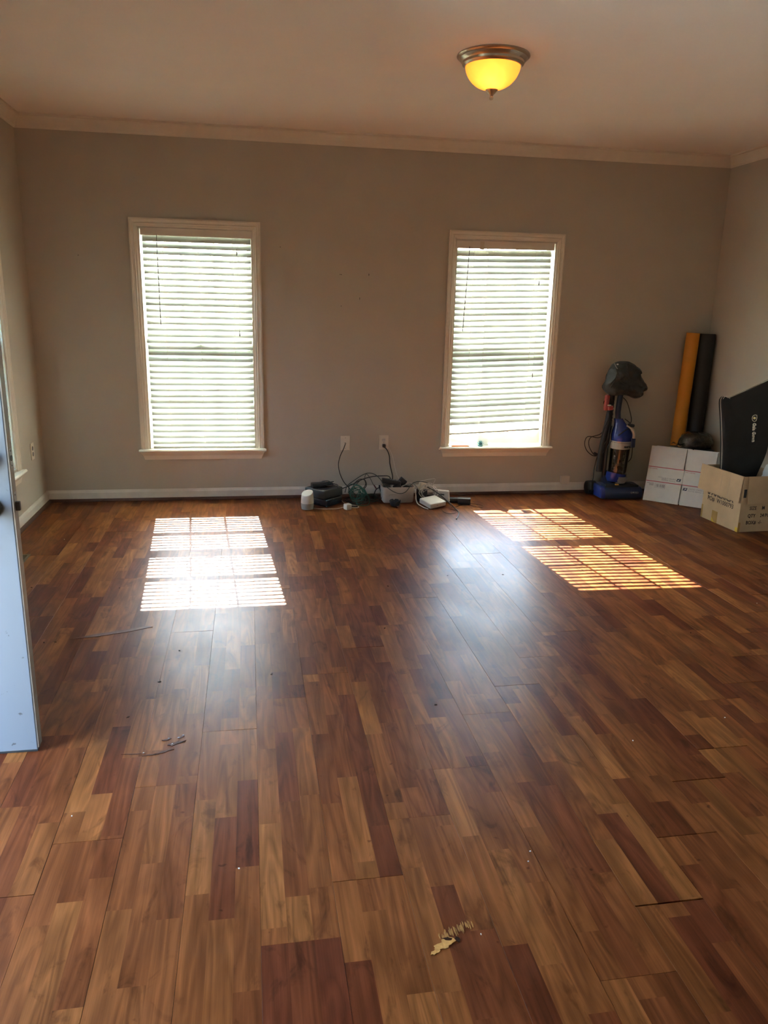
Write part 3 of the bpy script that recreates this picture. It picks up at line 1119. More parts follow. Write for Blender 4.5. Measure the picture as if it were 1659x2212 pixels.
# floor register
vr = thing('floor_vent', 'bronze metal floor vent grille beside the side wall', 'vent', (-1.395, -1.375, 0))
MB().b2((-1.46, -1.545, -.0005), (-1.325, -1.535, .004)).b2((-1.46, -1.335, -.0005), (-1.325, -1.320, .004)).b2((-1.46, -1.535, -.0005), (-1.447, -1.335, .004)).b2((-1.338, -1.535, -.0005), (-1.325, -1.335, .004)).build('frame', 'ventmetal', vr)
MB().b2((-1.447, -1.535, -.0005), (-1.338, -1.335, .0008)).build('opening', 'slot', vr)
for i in range(9):
    yy = -1.525 + i * .0225
    MB().b2((-1.447, yy, .0005), (-1.338, yy + .006, .0032)).build('slat', 'ventmetal', vr)

# worn places in the floor
def blob(cx, cy, rx, ry, ang, n, seed, jag=.3):
    r_ = random.Random(seed)
    out = []
    for i in range(n):
        a = 2 * math.pi * i / n
        k = 1 + r_.uniform(-jag, jag)
        x, y = rx * k * math.cos(a), ry * k * math.sin(a)
        c, s_ = math.cos(math.radians(ang)), math.sin(math.radians(ang))
        out.append((cx + x * c - y * s_, cy + x * s_ + y * c))
    return out


hp = F(966, 2036)
rw = random.Random(21)
for q in range(26):
    t = q / 25
    cx, cy = hp.x - .012 + .088 * t + rw.uniform(-.003, .003), hp.y + .020 + .032 * t + rw.uniform(-.006, .006)
    MB().prism(blob(cx, cy, rw.uniform(.0010, .0024), rw.uniform(.006, .014), rw.uniform(-4, 4), 9, q + 200, .3), 'z', -.001, .0004 + .0002 * rw.random()).build('worn_patch', 'worn', floor_o)
MB().prism(blob(hp.x - .006, hp.y - .004, .026, .012, 22, 20, 5, .35), 'z', -.001, .0010).build('worn_patch', 'fibre', floor_o)
MB().prism(blob(hp.x - .034, hp.y - .022, .014, .006, 30, 14, 6, .4), 'z', -.001, .0007).build('worn_patch', 'fibre', floor_o)
MB().prism(blob(hp.x + .004, hp.y + .010, .011, .005, -14, 12, 8, .2), 'z', -.001, .0014).build('worn_patch', 'hole', floor_o)
MB().prism(blob(hp.x + .028, hp.y + .006, .006, .009, 20, 12, 9, .2), 'z', -.001, .0012).build('worn_patch', 'hole', floor_o)
for q, (px, py, rx, ry, an) in enumerate(((378, 1606, .030, .009, 24), (392, 1592, .012, .005, 30), (360, 1598, .014, .004, 12), (352, 1624, .030, .005, 22), (322, 1631, .026, .003, 4), (288, 1629, .030, .0022, -4))):
    c = F(px, py)
    MB().prism(blob(c.x, c.y, rx, ry, an, 22, q + 70, .45), 'z', -.001, .0006).build('stain', 'stain', floor_o)
for q, (px, py) in enumerate(((396, 1588), (386, 1593), (372, 1607), (364, 1595), (310, 1626))):
    c = F(px, py)
    MB().prism(blob(c.x, c.y, .0032, .0014, 25, 9, q + 90, .4), 'z', -.001, .0011).build('fleck_or_glint', 'card', floor_o)  # white bits on the stain: its glints painted as flat colour
pts = [F(px, py) for px, py in ((150, 1381), (200, 1371), (260, 1362), (320, 1352), (330, 1354), (280, 1364), (210, 1375))]
MB().prism([(p.x, p.y) for p in pts], 'z', -.001, .0005).build('stain', 'scuff', floor_o)
for q, (px, py) in enumerate(((1145, 1839), (1141, 1861), (1367, 1600), (1039, 2018), (155, 1763), (516, 1876), (1566, 1550), (139, 1165), (1635, 1303))):
    c = F(px, py)
    MB().prism(blob(c.x, c.y, .0026, .0017, 30 * q, 7, q, .3), 'z', -.0005, .0015).build('fleck_or_glint', 'card', floor_o)
for q, (px, py) in enumerate(((345, 1473), (587, 1456), (387, 1405), (1086, 1241), (967, 1243), (1492, 1367), (95, 1388), (120, 1387), (277, 1549), (258, 1270), (68, 1269), (941, 1522), (831, 1357), (838, 1266))):
    c = F(px, py)
    MB().prism(blob(c.x, c.y, .006, .003, 50 * q, 8, q + 40, .35), 'z', -.0005, .0012).build('grit', 'hole', floor_o)

# ------------------------------------------------------------------ yellow and black paper rolls in the corner


def roll(label, m, x0, z1, xt, y0, yt, r):
    base, top = Vector((x0, y0, .003)), Vector((xt, yt, z1))
    root = thing('paper_roll', label, 'paper roll', base, 'paper rolls in the corner')
    d = (top - base).normalized()
    a = Vector((0, 1, 0)).cross(d).normalized()
    b = d.cross(a)
    n = 28

    def ring(c, rad):
        return [c + (a * math.cos(2 * math.pi * k / n) + b * math.sin(2 * math.pi * k / n)) * rad for k in range(n)]
    MB().loft([ring(base, r), ring(top, r), ring(top, r - .012), ring(base + d * .02, r - .012)]).build('wound_paper', m, root, True)
    MB().loft([ring(base + d * .03, r - .0125), ring(top - d * .002, r - .0125), ring(top - d * .002, r - .018), ring(base + d * .03, r - .018)]).build('core_tube', 'mailedge', root, True)
    # free outer edge of the paper
    MB().loft([[base + d * .001 + a * (r + .0008) + b * w for w in (0, .004)] + [base + d * .001 + a * (r - .001) + b * w for w in (.004, 0)], [top - d * .001 + a * (r + .0008) + b * w for w in (0, .004)] + [top - d * .001 + a * (r - .001) + b * w for w in (.004, 0)]]).build('paper_edge', m, root)
    return root


roll('tall mustard yellow paper roll standing in the corner', 'rollyellow', 3.508, 1.335, 3.566, -.118, -.090, .053)
roll('tall black paper roll standing in the corner beside the yellow one', 'rollblack', 3.668, 1.33, 3.690, -.118, -.090, .066)

# ------------------------------------------------------------------ bundle of flattened mailing boxes
A0 = Vector((3.156, -.321, .002))
E1 = Vector((.733, -.680, 0)).normalized()
NB = Vector((.680, .733, 0)).normalized()
lean = math.radians(14)
E2 = (Vector((0, 0, 1)) * math.cos(lean) + NB * math.sin(lean)).normalized()
E3 = E1.cross(E2).normalized()        # towards the camera
H1, H2, H3 = .166, .112, .168
CA, CB = .283, .226
TH = .0065


def blank(i, label, off_u, off_v, printed):
    o_ = A0 + E1 * off_u + E2 * off_v - E3 * (TH * 1.04 * i) + Vector((0, 0, .001))
    root = thing('flat_mailing_box', label, 'box', o_, 'flattened mailing boxes leaning in the corner')

    def pl(name, u0, u1, v0, v1, m='mailer', par=None):
        mb = MB()
        ring = [o_ + E1 * u + E2 * v for u, v in ((u0, v0), (u1, v0), (u1, v1), (u0, v1))]
        mb.loft([[p - E3 * TH for p in ring], ring])
        return mb.build(name, m, par or root)
    s_ = .0060
    pl('panel', 0, CA, H1, H1 + H2)
    pl('panel', CA + .001, CA + CB, H1, H1 + H2)
    f1 = pl('flap', 0, CA - s_, 0, H1 - .001)
    f2 = pl('flap', CA + s_, CA + CB, 0, H1 - .001)
    f3 = pl('flap', 0, CA - s_, H1 + H2 + .001, H1 + H2 + H3)
    f4 = pl('flap', CA + s_, CA + CB, H1 + H2 + .001, H1 + H2 + H3)
    if printed:
        fr_ = (o_ + E3 * .0002, E1, E2)
        for v in (H1 - .0035, H1 + H2 + .002):
            quad_on(fr_, .002, CA - .004, v - .0028, v + .0028).build('red_stripe', 'redprint', root)
            quad_on(fr_, CA + .005, CA + CB - .002, v - .0028, v + .0028).build('red_stripe', 'redprint', root)
        # upside-down print on the middle band (as the photo shows), then the upright line on the lower right flap
        fu = (o_ + E1 * .232 + E2 * (H1 + .036) + E3 * .0004, -E1, -E2)
        text_part('lettering', 'UNITED STATES', .0155, fu, 'greyprint', root, sx=1.0)
        fu = (o_ + E1 * .232 + E2 * (H1 + .053) + E3 * .0004, -E1, -E2)
        text_part('lettering', 'POSTAL SERVICE.', .0155, (o_ + E1 * .228 + E2 * (H1 + .020) + E3 * .0004, -E1, -E2), 'greyprint', root, sx=.92)
        text_part('lettering', 'PRIORITY MAIL', .011, (o_ + E1 * .075 + E2 * (H1 + H2 - .008) + E3 * .0004, -E1, -E2), 'redprint', root)
        text_part('lettering', 'PRIORITY MAIL', .011, (o_ + E1 * (CA + .085) + E2 * (H1 + H2 - .008) + E3 * .0004, -E1, -E2), 'redprint', root)
        text_part('lettering', 'FROM:', .010, (o_ + E1 * .120 + E2 * (H1 + .040) + E3 * .0004, -E1, -E2), 'greyprint', root)
        quad_on(fr_, .118, .158, H1 + .022, H1 + .024).build('printed_rule', 'greyprint', root)
        quad_on(fr_, .1275 + .02, .1290 + .02, H1 + .014, H1 + .040).build('printed_rule', 'greyprint', root)

        def emblem(u, v, flip):
            k = -1 if flip else 1
            q = [(u, v), (u + k * .030, v), (u + k * .036, v + k * .022), (u + k * .006, v + k * .022)]
            ring = [o_ + E1 * a + E2 * b + E3 * .0004 for a, b in q]
            MB().loft([ring, [p + E3 * .0005 for p in ring]]).build('emblem', 'navyprint', root)
            w = [(u + k * .008, v + k * .004), (u + k * .026, v + k * .010), (u + k * .030, v + k * .016), (u + k * .010, v + k * .018), (u + k * .018, v + k * .012)]
            ring = [o_ + E1 * a + E2 * b + E3 * .0009 for a, b in w]
            MB().loft([ring, [p + E3 * .0005 for p in ring]]).build('emblem', 'mailer', root)
        emblem(.272, H1 + .040, True)
        emblem(CA + .012, H1 - .046, False)
        text_part('lettering', 'UNITED STATES', .0150, (o_ + E1 * (CA + .054) + E2 * (H1 - .034) + E3 * .0004, E1, E2), 'greyprint', root)
        text_part('lettering', 'POSTAL SERVICE.', .0150, (o_ + E1 * (CA + .054) + E2 * (H1 - .050) + E3 * .0004, E1, E2), 'greyprint', root, sx=.92)
        quad_on(fr_, CA + .168, CA + .1695, H1 - .052, H1 - .026).build('printed_rule', 'greyprint', root)
        # ruled box on the lower left flap, upside-down lines beside it
        for a, b, c, d in ((.075, .158, H1 - .016, H1 - .0145), (.075, .158, H1 - .054, H1 - .0525), (.075, .0765, H1 - .054, H1 - .0145), (.1565, .158, H1 - .054, H1 - .0145)):
            quad_on(fr_, a, b, c, d).build('printed_rule', 'greyprint', root)
        r_ = random.Random(2)
        u = .083
        while u < .150:
            w = r_.choice((.0015, .003, .005))
            quad_on(fr_, u, u + w, H1 - .047, H1 - .022).build('printed_bar', 'greyprint', root)
            u += w + r_.choice((.0015, .002, .003))
        for dv in (.018, .026, .034):
            quad_on(fr_, .030 if dv > .02 else .012, .066, H1 - dv - .004, H1 - dv).build('printed_rule', 'greyprint', root)
    return root


blank(0, 'white flattened mailing box with red lines in front of the leaning bundle', 0, 0, True)
for i in range(1, 7):
    ou, ov = [(0, 0), (.001, .004), (-.001, .002), (.0, .005), (.034, .010), (.028, .006), (.03, .008)][i]
    blank(i, ['', 'flattened white mailing box directly behind the printed one', 'third flattened white mailing box counted from the printed one', 'fourth flattened white mailing box counted from the printed one', 'fifth flattened white mailing box counted from the printed one', 'sixth flattened white mailing box counted from the printed one', 'last flattened white mailing box at the back of the bundle'][i], ou, ov, False)

# black storage case behind the bundle, wrapped pack and film on top
MB().rbox((3.592, -.298, .2125), (.215, .198, .425), .012).build('storage_case', 'blackmatte', label='plain black case behind the leaning mailing boxes', cat='case')
bn = thing('wrapped_pack', 'black cloth pack wrapped in shiny clear plastic on the black case', 'package', (3.57, -.32, .424))
outl = [(3.475, .450), (3.482, .490), (3.505, .530), (3.560, .552), (3.625, .550), (3.685, .535), (3.72, .505), (3.725, .465), (3.70, .432), (3.62, .427), (3.53, .430)]
inflate([(a - .035, b) for a, b in outl], -.322, .085, 12, .012, 2, .5, 16).build('pack', 'blackpack', bn, True)
outl2 = [(3.462, .440), (3.470, .500), (3.500, .545), (3.560, .566), (3.630, .563), (3.70, .548), (3.735, .505), (3.738, .450), (3.715, .427), (3.62, .425), (3.53, .426)]
inflate([(a - .035, b) for a, b in outl2], -.322, .094, 14, .016, 5, .5, 30).build('plastic_wrap', 'film', bn, False)
# loose film corner spreading to the side and the grey-teal sheet under it
tl = MB()
rows = []
for a in range(8):
    row = []
    for b_ in range(5):
        x = 3.395 + a * .016
        y = -.245 - b_ * .03
        z = .452 + .012 * math.sin(a * 1.3 + b_) + .004 * a
        row.append(Vector((x, y, z)))
    rows.append(row)
tl.loft([r_ + [p + Vector((0, 0, .0015)) for p in r_[::-1]] for r_ in rows])
tl.build('film_flap', 'film', bn, False)
MB().rbox((3.472, -.272, .4305), (.160, .085, .012), .004, rz(-4)).build('folded_sheet', 'teal', label='folded grey teal sheet lying behind the mailing boxes', cat='sheet')

# ------------------------------------------------------------------ open carton
K0 = Vector((3.374, -1.281, .001))
KX = Vector((.9986, .052, 0))
KY = Vector((-.052, .9986, 0))
KZ = Vector((0, 0, 1))
KW, KD, KH, KT = .355, .430, .400, .005
carton = thing('cardboard_carton', 'open brown cardboard carton with flaps folded down holding a black garment bag', 'carton', K0 + KX * KW / 2 + KY * KD / 2)


def kp(u, v, w): return K0 + KX * u + KY * v + KZ * w
def kbox(name, a, b, m='carton', par=None):
    return MB().b2(a, b).xform(lambda p: kp(p.x, p.y, p.z)).build(name, m, par or carton)


wl_ = kbox('side_panel', (0, 0, 0), (KT, KD, KH))
wf_ = kbox('side_panel', (KT, 0, 0), (KW - KT, KT, KH))
kbox('side_panel', (KW - KT, 0, 0), (KW, KD, KH))
kbox('side_panel', (KT, KD - KT, 0), (KW - KT, KD, KH))
kbox('bottom_panel', (KT, KT, 0), (KW - KT, KD - KT, KT))


def kflap(name, hinge, along, out, ln, w0, w1, drop, ang, par=None):
    """flap hinged on a top edge, swung outwards and down"""
    d = (out * math.sin(math.radians(ang)) - KZ * math.cos(math.radians(ang)))
    n = along.cross(d).normalized()
    if n.dot(out) < 0:
        n = -n
    c = [hinge + along * w0, hinge + along * w1, hinge + along * (w1 - .003) + d * drop, hinge + along * (w0 + .004) + d * drop]
    return MB().loft([c, [p + n * KT for p in c]]).build(name, 'carton', par or carton)


lf = kflap('flap', kp(-.002, 0, KH), KY, -KX, KD, .0, KD + .050, .188, 4)
kflap('flap', kp(0, -.002, KH), KX, -KY, KW, .032, KW, .192, 5)
kflap('flap', kp(0, KD + .002, KH), KX, KY, KW, .01, KW - .01, .18, 7)
kflap('flap', kp(KW - .008, 0, KH), KY, -KX, KD, .02, KD - .02, .17, 8)
# creases pressed into the folded flap and panel
for v in (.135, .225):
    d = (-KX * math.sin(math.radians(4)) - KZ * math.cos(math.radians(4)))
    h = kp(-.0075, v, KH)
    MB().tube([h + d * .002, h + d * .186], .0009, 4, 1).build('crease', 'mailedge', lf)
lfr = (kp(-.0006, KD - .058, .150), -KY, KZ)
text_part('lettering', 'PO#', .046, lfr, 'cartonprint', wl_, sx=.92, bold=.0004)
text_part('lettering', 'W1000793', .046, (kp(-.0006, KD - .165, .150), -KY, KZ), 'cartonprint', wl_, sx=.92, bold=.0004)
text_part('lettering', 'S AMERICA', .062, (kp(-.0006, KD - .054, .192), -KY, KZ), 'cartonprint', wl_, sx=.96, bold=.0012)
ff = KX
text_part('lettering', 'SIZE', .036, (kp(0.075, -.0006, 0.16), KX, KZ), 'cartonprint', wf_, sx=.85, bold=.0004)
text_part('lettering', 'M', .036, (kp(0.075+.10, -.0006, 0.16), KX, KZ), 'cartonprint', wf_, sx=.85, bold=.0004)
text_part('lettering', 'QTY', .036, (kp(0.068, -.0006, 0.105), KX, KZ), 'cartonprint', wf_, sx=.85, bold=.0004)
text_part('lettering', '24 PCS', .036, (kp(0.068+.10, -.0006, 0.105), KX, KZ), 'cartonprint', wf_, sx=.85, bold=.0004)
text_part('lettering', 'BOX#', .036, (kp(0.06, -.0006, 0.055), KX, KZ), 'cartonprint', wf_, sx=.85, bold=.0004)
text_part('lettering', '-/-', .036, (kp(0.06+.10, -.0006, 0.055), KX, KZ), 'cartonprint', wf_, sx=.85, bold=.0004)
kbox('tape', (-.0008, .235, .0), (.0, .300, .085), 'tape')
MB().prism([(.232, .0), (.262, .0), (.300, .034), (.300, .012), (.292, .0)], 'x', -.0012, -.0004).xform(lambda p: kp(p.x, p.y, p.z)).build('tape', 'tapey', carton)
kbox('tape', (-.0008, .000, .0), (.0, .028, .032), 'tapey')
kbox('tape', (.0, -.0008, .0), (.018, .0, .07), 'tape')
kbox('tape', (-.0008, .412, .0), (.0, .430, .10), 'tape')
kbox('tape', (.012, -.0009, .250), (.034, -.0001, .310), 'blackmatte')  # flat black patch at the gap between the left and front flaps

# ------------------------------------------------------------------ black garment bag standing in the carton
gb = thing('garment_bag', 'black folded garment bag with cream piping standing in the carton', 'garment bag', (3.56, -.93, .02))
GY = -.95
go = [(3.420, .012), (3.408, .300), (3.388, .500), (3.345, .750), (3.318, .880), (3.322, .912), (3.338, .924), (3.360, .917), (3.392, .916), (3.52, .972), (3.64, 1.025), (3.735, 1.062), (3.752, .95), (3.750, .70), (3.745, .55), (3.718, .42), (3.650, .20), (3.645, .012)]


def gplane(x, z):
    return GY + .05 * (z - .4) * -.3 + .006 * noise.noise(Vector((x * 7, 3.1, z * 6)))


n = len(go)
fr_, bk_ = [], []
cxg, czg = 3.57, .52
mbg = MB()
outp = catmull([Vector((a, 0, b)) for a, b in go], 3, True)
rings = []
for (k, yo) in ((1.0, -.004), (.985, -.020), (.93, -.030), (.80, -.035), (.5, -.038), (.02, -.040)):
    rings.append([Vector((cxg + (p.x - cxg) * k, gplane(cxg + (p.x - cxg) * k, czg + (p.z - czg) * k) + yo + (.010 * noise.noise(Vector((p.x * 5 * k, k * 3, p.z * 5 * k))) if k < .95 else 0), czg + (p.z - czg) * k)) for p in outp])
rings2 = [[Vector((p.x, 2 * gplane(p.x, p.z) - p.y, p.z)) for p in r_] for r_ in rings]
mbg.loft(rings[::-1] + rings2)
mbg.build('bag_body', 'garment', gb, True)
pip = [Vector((p.x, gplane(p.x, p.z) - .008, p.z)) for p in outp if p.z > .06]
k = max(range(len(pip)), key=lambda q: -q if pip[q].x < 3.43 and pip[q].z < .12 else -999)
MB().tube(pip[2:-6], .0022, 5, 1).build('piping', 'piping', gb, True)
cu_ = [(3.322, .905), (3.334, .9235), (3.350, .924), (3.366, .916), (3.378, .908)]
MB().tube([(a, gplane(a, b) - .026, b) for a, b in cu_], .0022, 5, 3).build('piping', 'piping', gb, True)
tx, tz = 3.575, .735
gfr = (Vector((tx, GY - .0505, tz)), Vector((.10, 0, -1)), Vector((1, 0, .10)))
text_part('lettering', 'Gala Gown', .034, gfr, 'goldlight', gb, extrude=.004, sx=.9, bold=.0004)
sh = [(tx - .006, tz + .055), (tx + .020, tz + .057), (tx + .022, tz + .020), (tx + .005, tz + .012), (tx - .010, tz + .022), (tx - .014, tz + .040)]
MB().tube([(a, GY - .052, b) for a, b in sh], .0022, 5, 2, True).build('emblem', 'goldlight', gb)
MB().lathe([(.001, .0), (.009, -.001), (.009, .006)], (tx + .006, GY - .052, tz + .036), 8, 'y').build('emblem', 'gold', gb)

# crumpled white bag beside it
cr = inflate([(3.665, .300), (3.678, .380), (3.688, .430), (3.700, .448), (3.712, .440), (3.720, .40), (3.718, .33), (3.705, .29), (3.68, .275)], -1.075, .040, 8, .012, 4, .5, 40)
cr.build('crumpled_paper', 'card', label='crumpled white paper between garment bag and carton flap', cat='paper')

# ------------------------------------------------------------------ upright vacuum cleaner
vac = thing('vacuum_cleaner', 'blue upright vacuum cleaner with clear dust cup standing against the wall', 'vacuum cleaner', (2.985, -.165, 0))
VP = [(-.290, .014), (-.293, .046), (-.284, .078), (-.262, .096), (-.225, .104), (-.120, .112), (-.075, .100), (-.060, .070), (-.060, .014)]


def vring(x, sc, zs=1.0):
    return [Vector((x, -.175 + (y + .175) * sc, .014 + (z - .014) * zs)) for y, z in VP]


head = MB().loft([vring(2.802, .86, .82), vring(2.808, .96, .94), vring(2.822, 1, 1), vring(3.150, 1, .97), vring(3.166, .97, .92), vring(3.172, .88, .80)])
hd = head.build('nozzle_head', 'vacnavy', vac, True)
MB().loft([vring(2.8005, .87, .84), vring(2.807, .970, .952), vring(2.8215, 1.012, 1.012), vring(2.838, 1.012, 1.012)]).build('end_cap', 'vacblue', hd, True)
MB().b2((2.815, -.286, .004), (3.160, -.070, .016)).build('bumper', 'blackmatte', vac)
MB().prism([(2.850, -.262), (3.140, -.258), (3.120, -.235), (3.05, -.13), (2.90, -.13), (2.862, -.238)], 'z', .094, .1115).build('top_panel', 'blackmatte', hd)
text_part('lettering', 'SPEED', .022, (Vector((3.058, -.2945, .048)), Vector((1, 0, 0)), Vector((0, .15, 1))), 'vacgrey', hd, extrude=.002, sx=1.2)
for xx, yy, rr in ((2.775, -.075, .055), (3.13, -.085, .045)):
    MB().lathe([(rr * .6, -.022), (rr, -.016), (rr, .016), (rr * .6, .022)], (xx + .012, yy, rr + .002), 20, 'x').build('wheel', 'blackmatte', vac, True)
MB().rbox((2.80, -.090, .075), (.07, .10, .085), .02, rot('X', -12)).build('wheel_guard', 'blackmatte', vac)
MB().rbox((2.955, -.245, .1155), (.030, .020, .012), .004, rz(8)).build('pedal', 'yellowbit', vac)
# pivot and lower housing
MB().lathe([(.040, -.085), (.052, -.080), (.052, .080), (.040, .085)], (2.965, -.135, .118), 20, 'x').build('pivot', 'vacnavy', vac, True)
VC = (2.990, -.165)


def ell(cx, cy, z, rx, ry, n=28, tilt=0.0):
    return [Vector((cx + rx * math.cos(2 * math.pi * k / n), cy + ry * math.sin(2 * math.pi * k / n), z + tilt * math.cos(2 * math.pi * k / n))) for k in range(n)]


MB().loft([ell(2.972, -.155, .118, .060, .055), ell(2.972, -.160, .135, .082, .078), ell(2.975, -.162, .165, .086, .082, tilt=.004), ell(2.980, -.165, .202, .084, .082, tilt=-.012), ell(2.980, -.165, .204, .074, .072, tilt=-.012)]).build('lower_housing', 'vacblue', vac, True)
MB().loft([ell(2.995, -.196, .122, .048, .046), ell(2.997, -.200, .145, .058, .052), ell(2.998, -.200, .176, .060, .054, tilt=-.004)]).build('cup_latch', 'vacgrey', vac, True)
# clear cup, its dust and core
MB().loft([ell(2.984, -.165, .200, .073, .073), ell(2.990, -.165, .33, .076, .076), ell(2.996, -.165, .472, .082, .080), ell(2.996, -.165, .472, .079, .077), ell(2.990, -.165, .33, .073, .073), ell(2.984, -.165, .203, .070, .070)], cap=False).build('dust_cup', 'cup', vac, True)
du_ = MB()
for i in range(26):
    r_ = random.Random(i + 90)
    a, rr = r_.uniform(0, 6.28), r_.uniform(.0, .048)
    zz = .215 + .14 * (i / 26)
    s_ = r_.uniform(.014, .021)
    rings = []
    for q in range(6):
        t = -math.pi / 2 + math.pi * q / 5
        rings.append([Vector((2.986 + rr * math.cos(a) + s_ * max(.05, math.cos(t)) * math.cos(2 * math.pi * k / 8) * r_.uniform(.7, 1.2), -.165 + rr * math.sin(a) + s_ * max(.05, math.cos(t)) * math.sin(2 * math.pi * k / 8) * r_.uniform(.7, 1.2), zz + s_ * math.sin(t))) for k in range(8)])
    du_.loft(rings)
du_.build('collected_dust', 'dust', vac, True, kind='stuff')
MB().lathe([(.030, .206), (.030, .36), (.042, .38), (.042, .462), (.05, .468)], (2.990, -.165, 0), 20).build('filter_core', 'vacgrey', vac, True)
MB().loft([ell(2.9935, -.165, .405, .0805, .0795), ell(2.9955, -.165, .458, .0828, .0812), ell(2.9955, -.165, .458, .0800, .0780), ell(2.9935, -.165, .405, .0780, .0765)], cap=False).build('cup_band', 'cup_band', vac, True)
text_part('lettering', 'eureka', .030, (Vector((2.984, -.2485, .420)), Vector((1, .10, 0)), Vector((0, 0, 1))), 'blackmatte', vac, extrude=.003, bold=.0006)
# motor cover, dome
MB().loft([ell(2.997, -.165, .468, .084, .082), ell(2.998, -.165, .474, .088, .086), ell(2.998, -.163, .520, .088, .085), ell(2.994, -.160, .552, .078, .074), ell(2.984, -.155, .585, .058, .055), ell(2.970, -.150, .622, .042, .040), ell(2.958, -.148, .648, .036, .034)]).build('motor_cover', 'vacblue', vac, True)
MB().loft([ell(2.996, -.165, .462, .0855, .0835), ell(2.996, -.165, .470, .0865, .0845)]).build('trim_ring', 'silver', vac, True)
MB().tube([(3.000, -.222, .600), (3.022, -.240, .585), (3.046, -.250, .560), (3.055, -.252, .530), (3.056, -.252, .500)], lambda q: .007 if q < .4 else .013, 8, 3).build('carry_handle', 'silver', vac, True)
MB().rbox((3.056, -.250, .462), (.034, .018, .075), .005).build('cup_button', 'vacnavy', vac)
# handle tube
MB().tube([(2.957, -.148, .640), (2.950, -.146, .70), (2.955, -.146, .80), (2.962, -.146, .90), (2.97, -.146, 1.02)], .023, 12, 2).build('handle_tube', 'vacnavy', vac, True)
# hose and wand behind on the left
hz = []
MB().tube([(2.850, -.110, .200), (2.852, -.110, .34), (2.868, -.112, .50), (2.884, -.114, .62), (2.896, -.116, .74), (2.898, -.118, .82)], .024, 12, 3).build('wand', 'blackmatte', vac, True)
MB().tube([(2.893, -.120, .150), (2.892, -.118, .30), (2.898, -.112, .46), (2.905, -.108, .62)], .018, 10, 3).build('crevice_tool', 'black', vac, True)
hose = [Vector((2.905, -.110, .62)), Vector((2.912, -.104, .72)), Vector((2.912, -.104, .82)), Vector((2.905, -.110, .88)), Vector((2.885, -.125, .90)), Vector((2.872, -.14, .86)), Vector((2.884, -.14, .76))]
hp_ = catmull(hose, 14)
m_ = len(hp_)
MB().tube(hp_, lambda q: .0175 + .0022 * math.sin(q * m_ * 1.6), 9, 1).build('hose', 'blackmatte', vac, True)
MB().rbox((2.842, -.150, .775), (.032, .040, .125), .008, rot('Y', 3)).build('brush_tool', 'red', vac)
MB().rbox((2.870, -.168, .735), (.045, .030, .035), .008, rot('Y', -10)).build('brush_tool', 'red', vac)
MB().rbox((2.857, -.171, .757), (.030, .012, .010), .003).build('brush_band', 'plate', vac)
# cord loops
vcord = [P(1305, 1046, -.10), P(1283, 1040, -.08), P(1284, 1015, -.07), P(1294, 985, -.08), P(1310, 965, -.10), P(1330, 945, -.13), P(1345, 925, -.24)]
MB().tube([(2.80, -.09, .11), P(1281, 1035, -.085), P(1284, 1010, -.08), P(1293, 978, -.085), P(1303, 962, -.13), P(1315, 945, -.145), P(1322, 920, -.085)], .0036, 6, 5).build('cord', 'cord_black', vac, True)
MB().tube([P(1313, 908, -.14), P(1305, 925, -.145), P(1296, 945, -.10), P(1270, 943, -.07), P(1263, 958, -.07), P(1269, 975, -.075), P(1285, 985, -.08), P(1305, 975, -.145), P(1322, 950, -.15), P(1345, 934, -.258), P(1362, 918, -.2), P(1350, 905, -.1)], .0036, 6, 5).build('cord', 'cord_black', vac, True)
MB().tube([P(1320, 862, -.16), P(1305, 867, -.14), P(1308, 880, -.14), P(1316, 900, -.145), P(1300, 935, -.09), P(1276, 945, -.07), P(1272, 962, -.07), P(1283, 982, -.08), P(1297, 984, -.085)], .0036, 6, 5).build('cord', 'cord_black', vac, True)
MB().tube([P(1345, 858, -.15), P(1354, 868, -.15), P(1361, 890, -.15), P(1364, 908, -.17), P(1360, 917, -.21)], .0036, 6, 5).build('cord', 'cord_black', vac, True)
MB().tube([P(1357, 922, -.235), P(1364, 935, -.15), P(1366, 965, -.11), P(1363, 990, -.10), P(1353, 1000, -.11)], .0036, 6, 5).build('cord', 'cord_black', vac, True)
MB().rbox(P(1363, 919, -.222), (.060, .022, .026), .008, rot('Y', 8)).build('plug', 'black', vac)
MB().rbox(P(1288, 981, -.085), (.050, .022, .020), .006, rot('Y', 25)).build('cord_clip', 'black', vac)

# dark nylon bag pulled over the handle
bo = thing('nylon_bag', 'dark crumpled nylon bag pulled over the vacuum handle', 'bag', (2.97, -.15, .81))
pxo = [(1350, 780), (1332, 782), (1319, 794), (1310, 815), (1306, 835), (1310, 849), (1322, 854), (1342, 853), (1356, 855), (1372, 861), (1384, 853), (1386, 847), (1394, 841), (1393, 834), (1381, 808), (1383, 804), (1375, 792), (1362, 783)]
ol = [(P(a, b, -.15).x, P(a, b, -.15).z) for a, b in pxo]
inflate(ol, -.150, .090, 24, .042, 3, .42, 15).build('bag_body', 'bagfab', bo, True)
for seg in (((1330, 793), (1336, 812), (1346, 826)), ((1336, 800), (1330, 815), (1322, 825)), ((1338, 806), (1341, 822), (1352, 832)), ((1332, 806), (1326, 826), (1318, 838))):
    MB().tube([P(a, b, -.238) for a, b in seg], lambda q: .0065 * (1 - .6 * abs(2 * q - 1)), 6, 4).build('fold', 'bagfab', bo, True)
MB().tube([P(1328, 785, -.225), P(1330, 791, -.237), P(1334, 797, -.243)], .0035, 6, 3).build('drawstring', 'cord_grey', bo)
MB().rbox(P(1334, 787, -.236), (.016, .008, .010), .003).build('cord_lock', 'silver', bo)

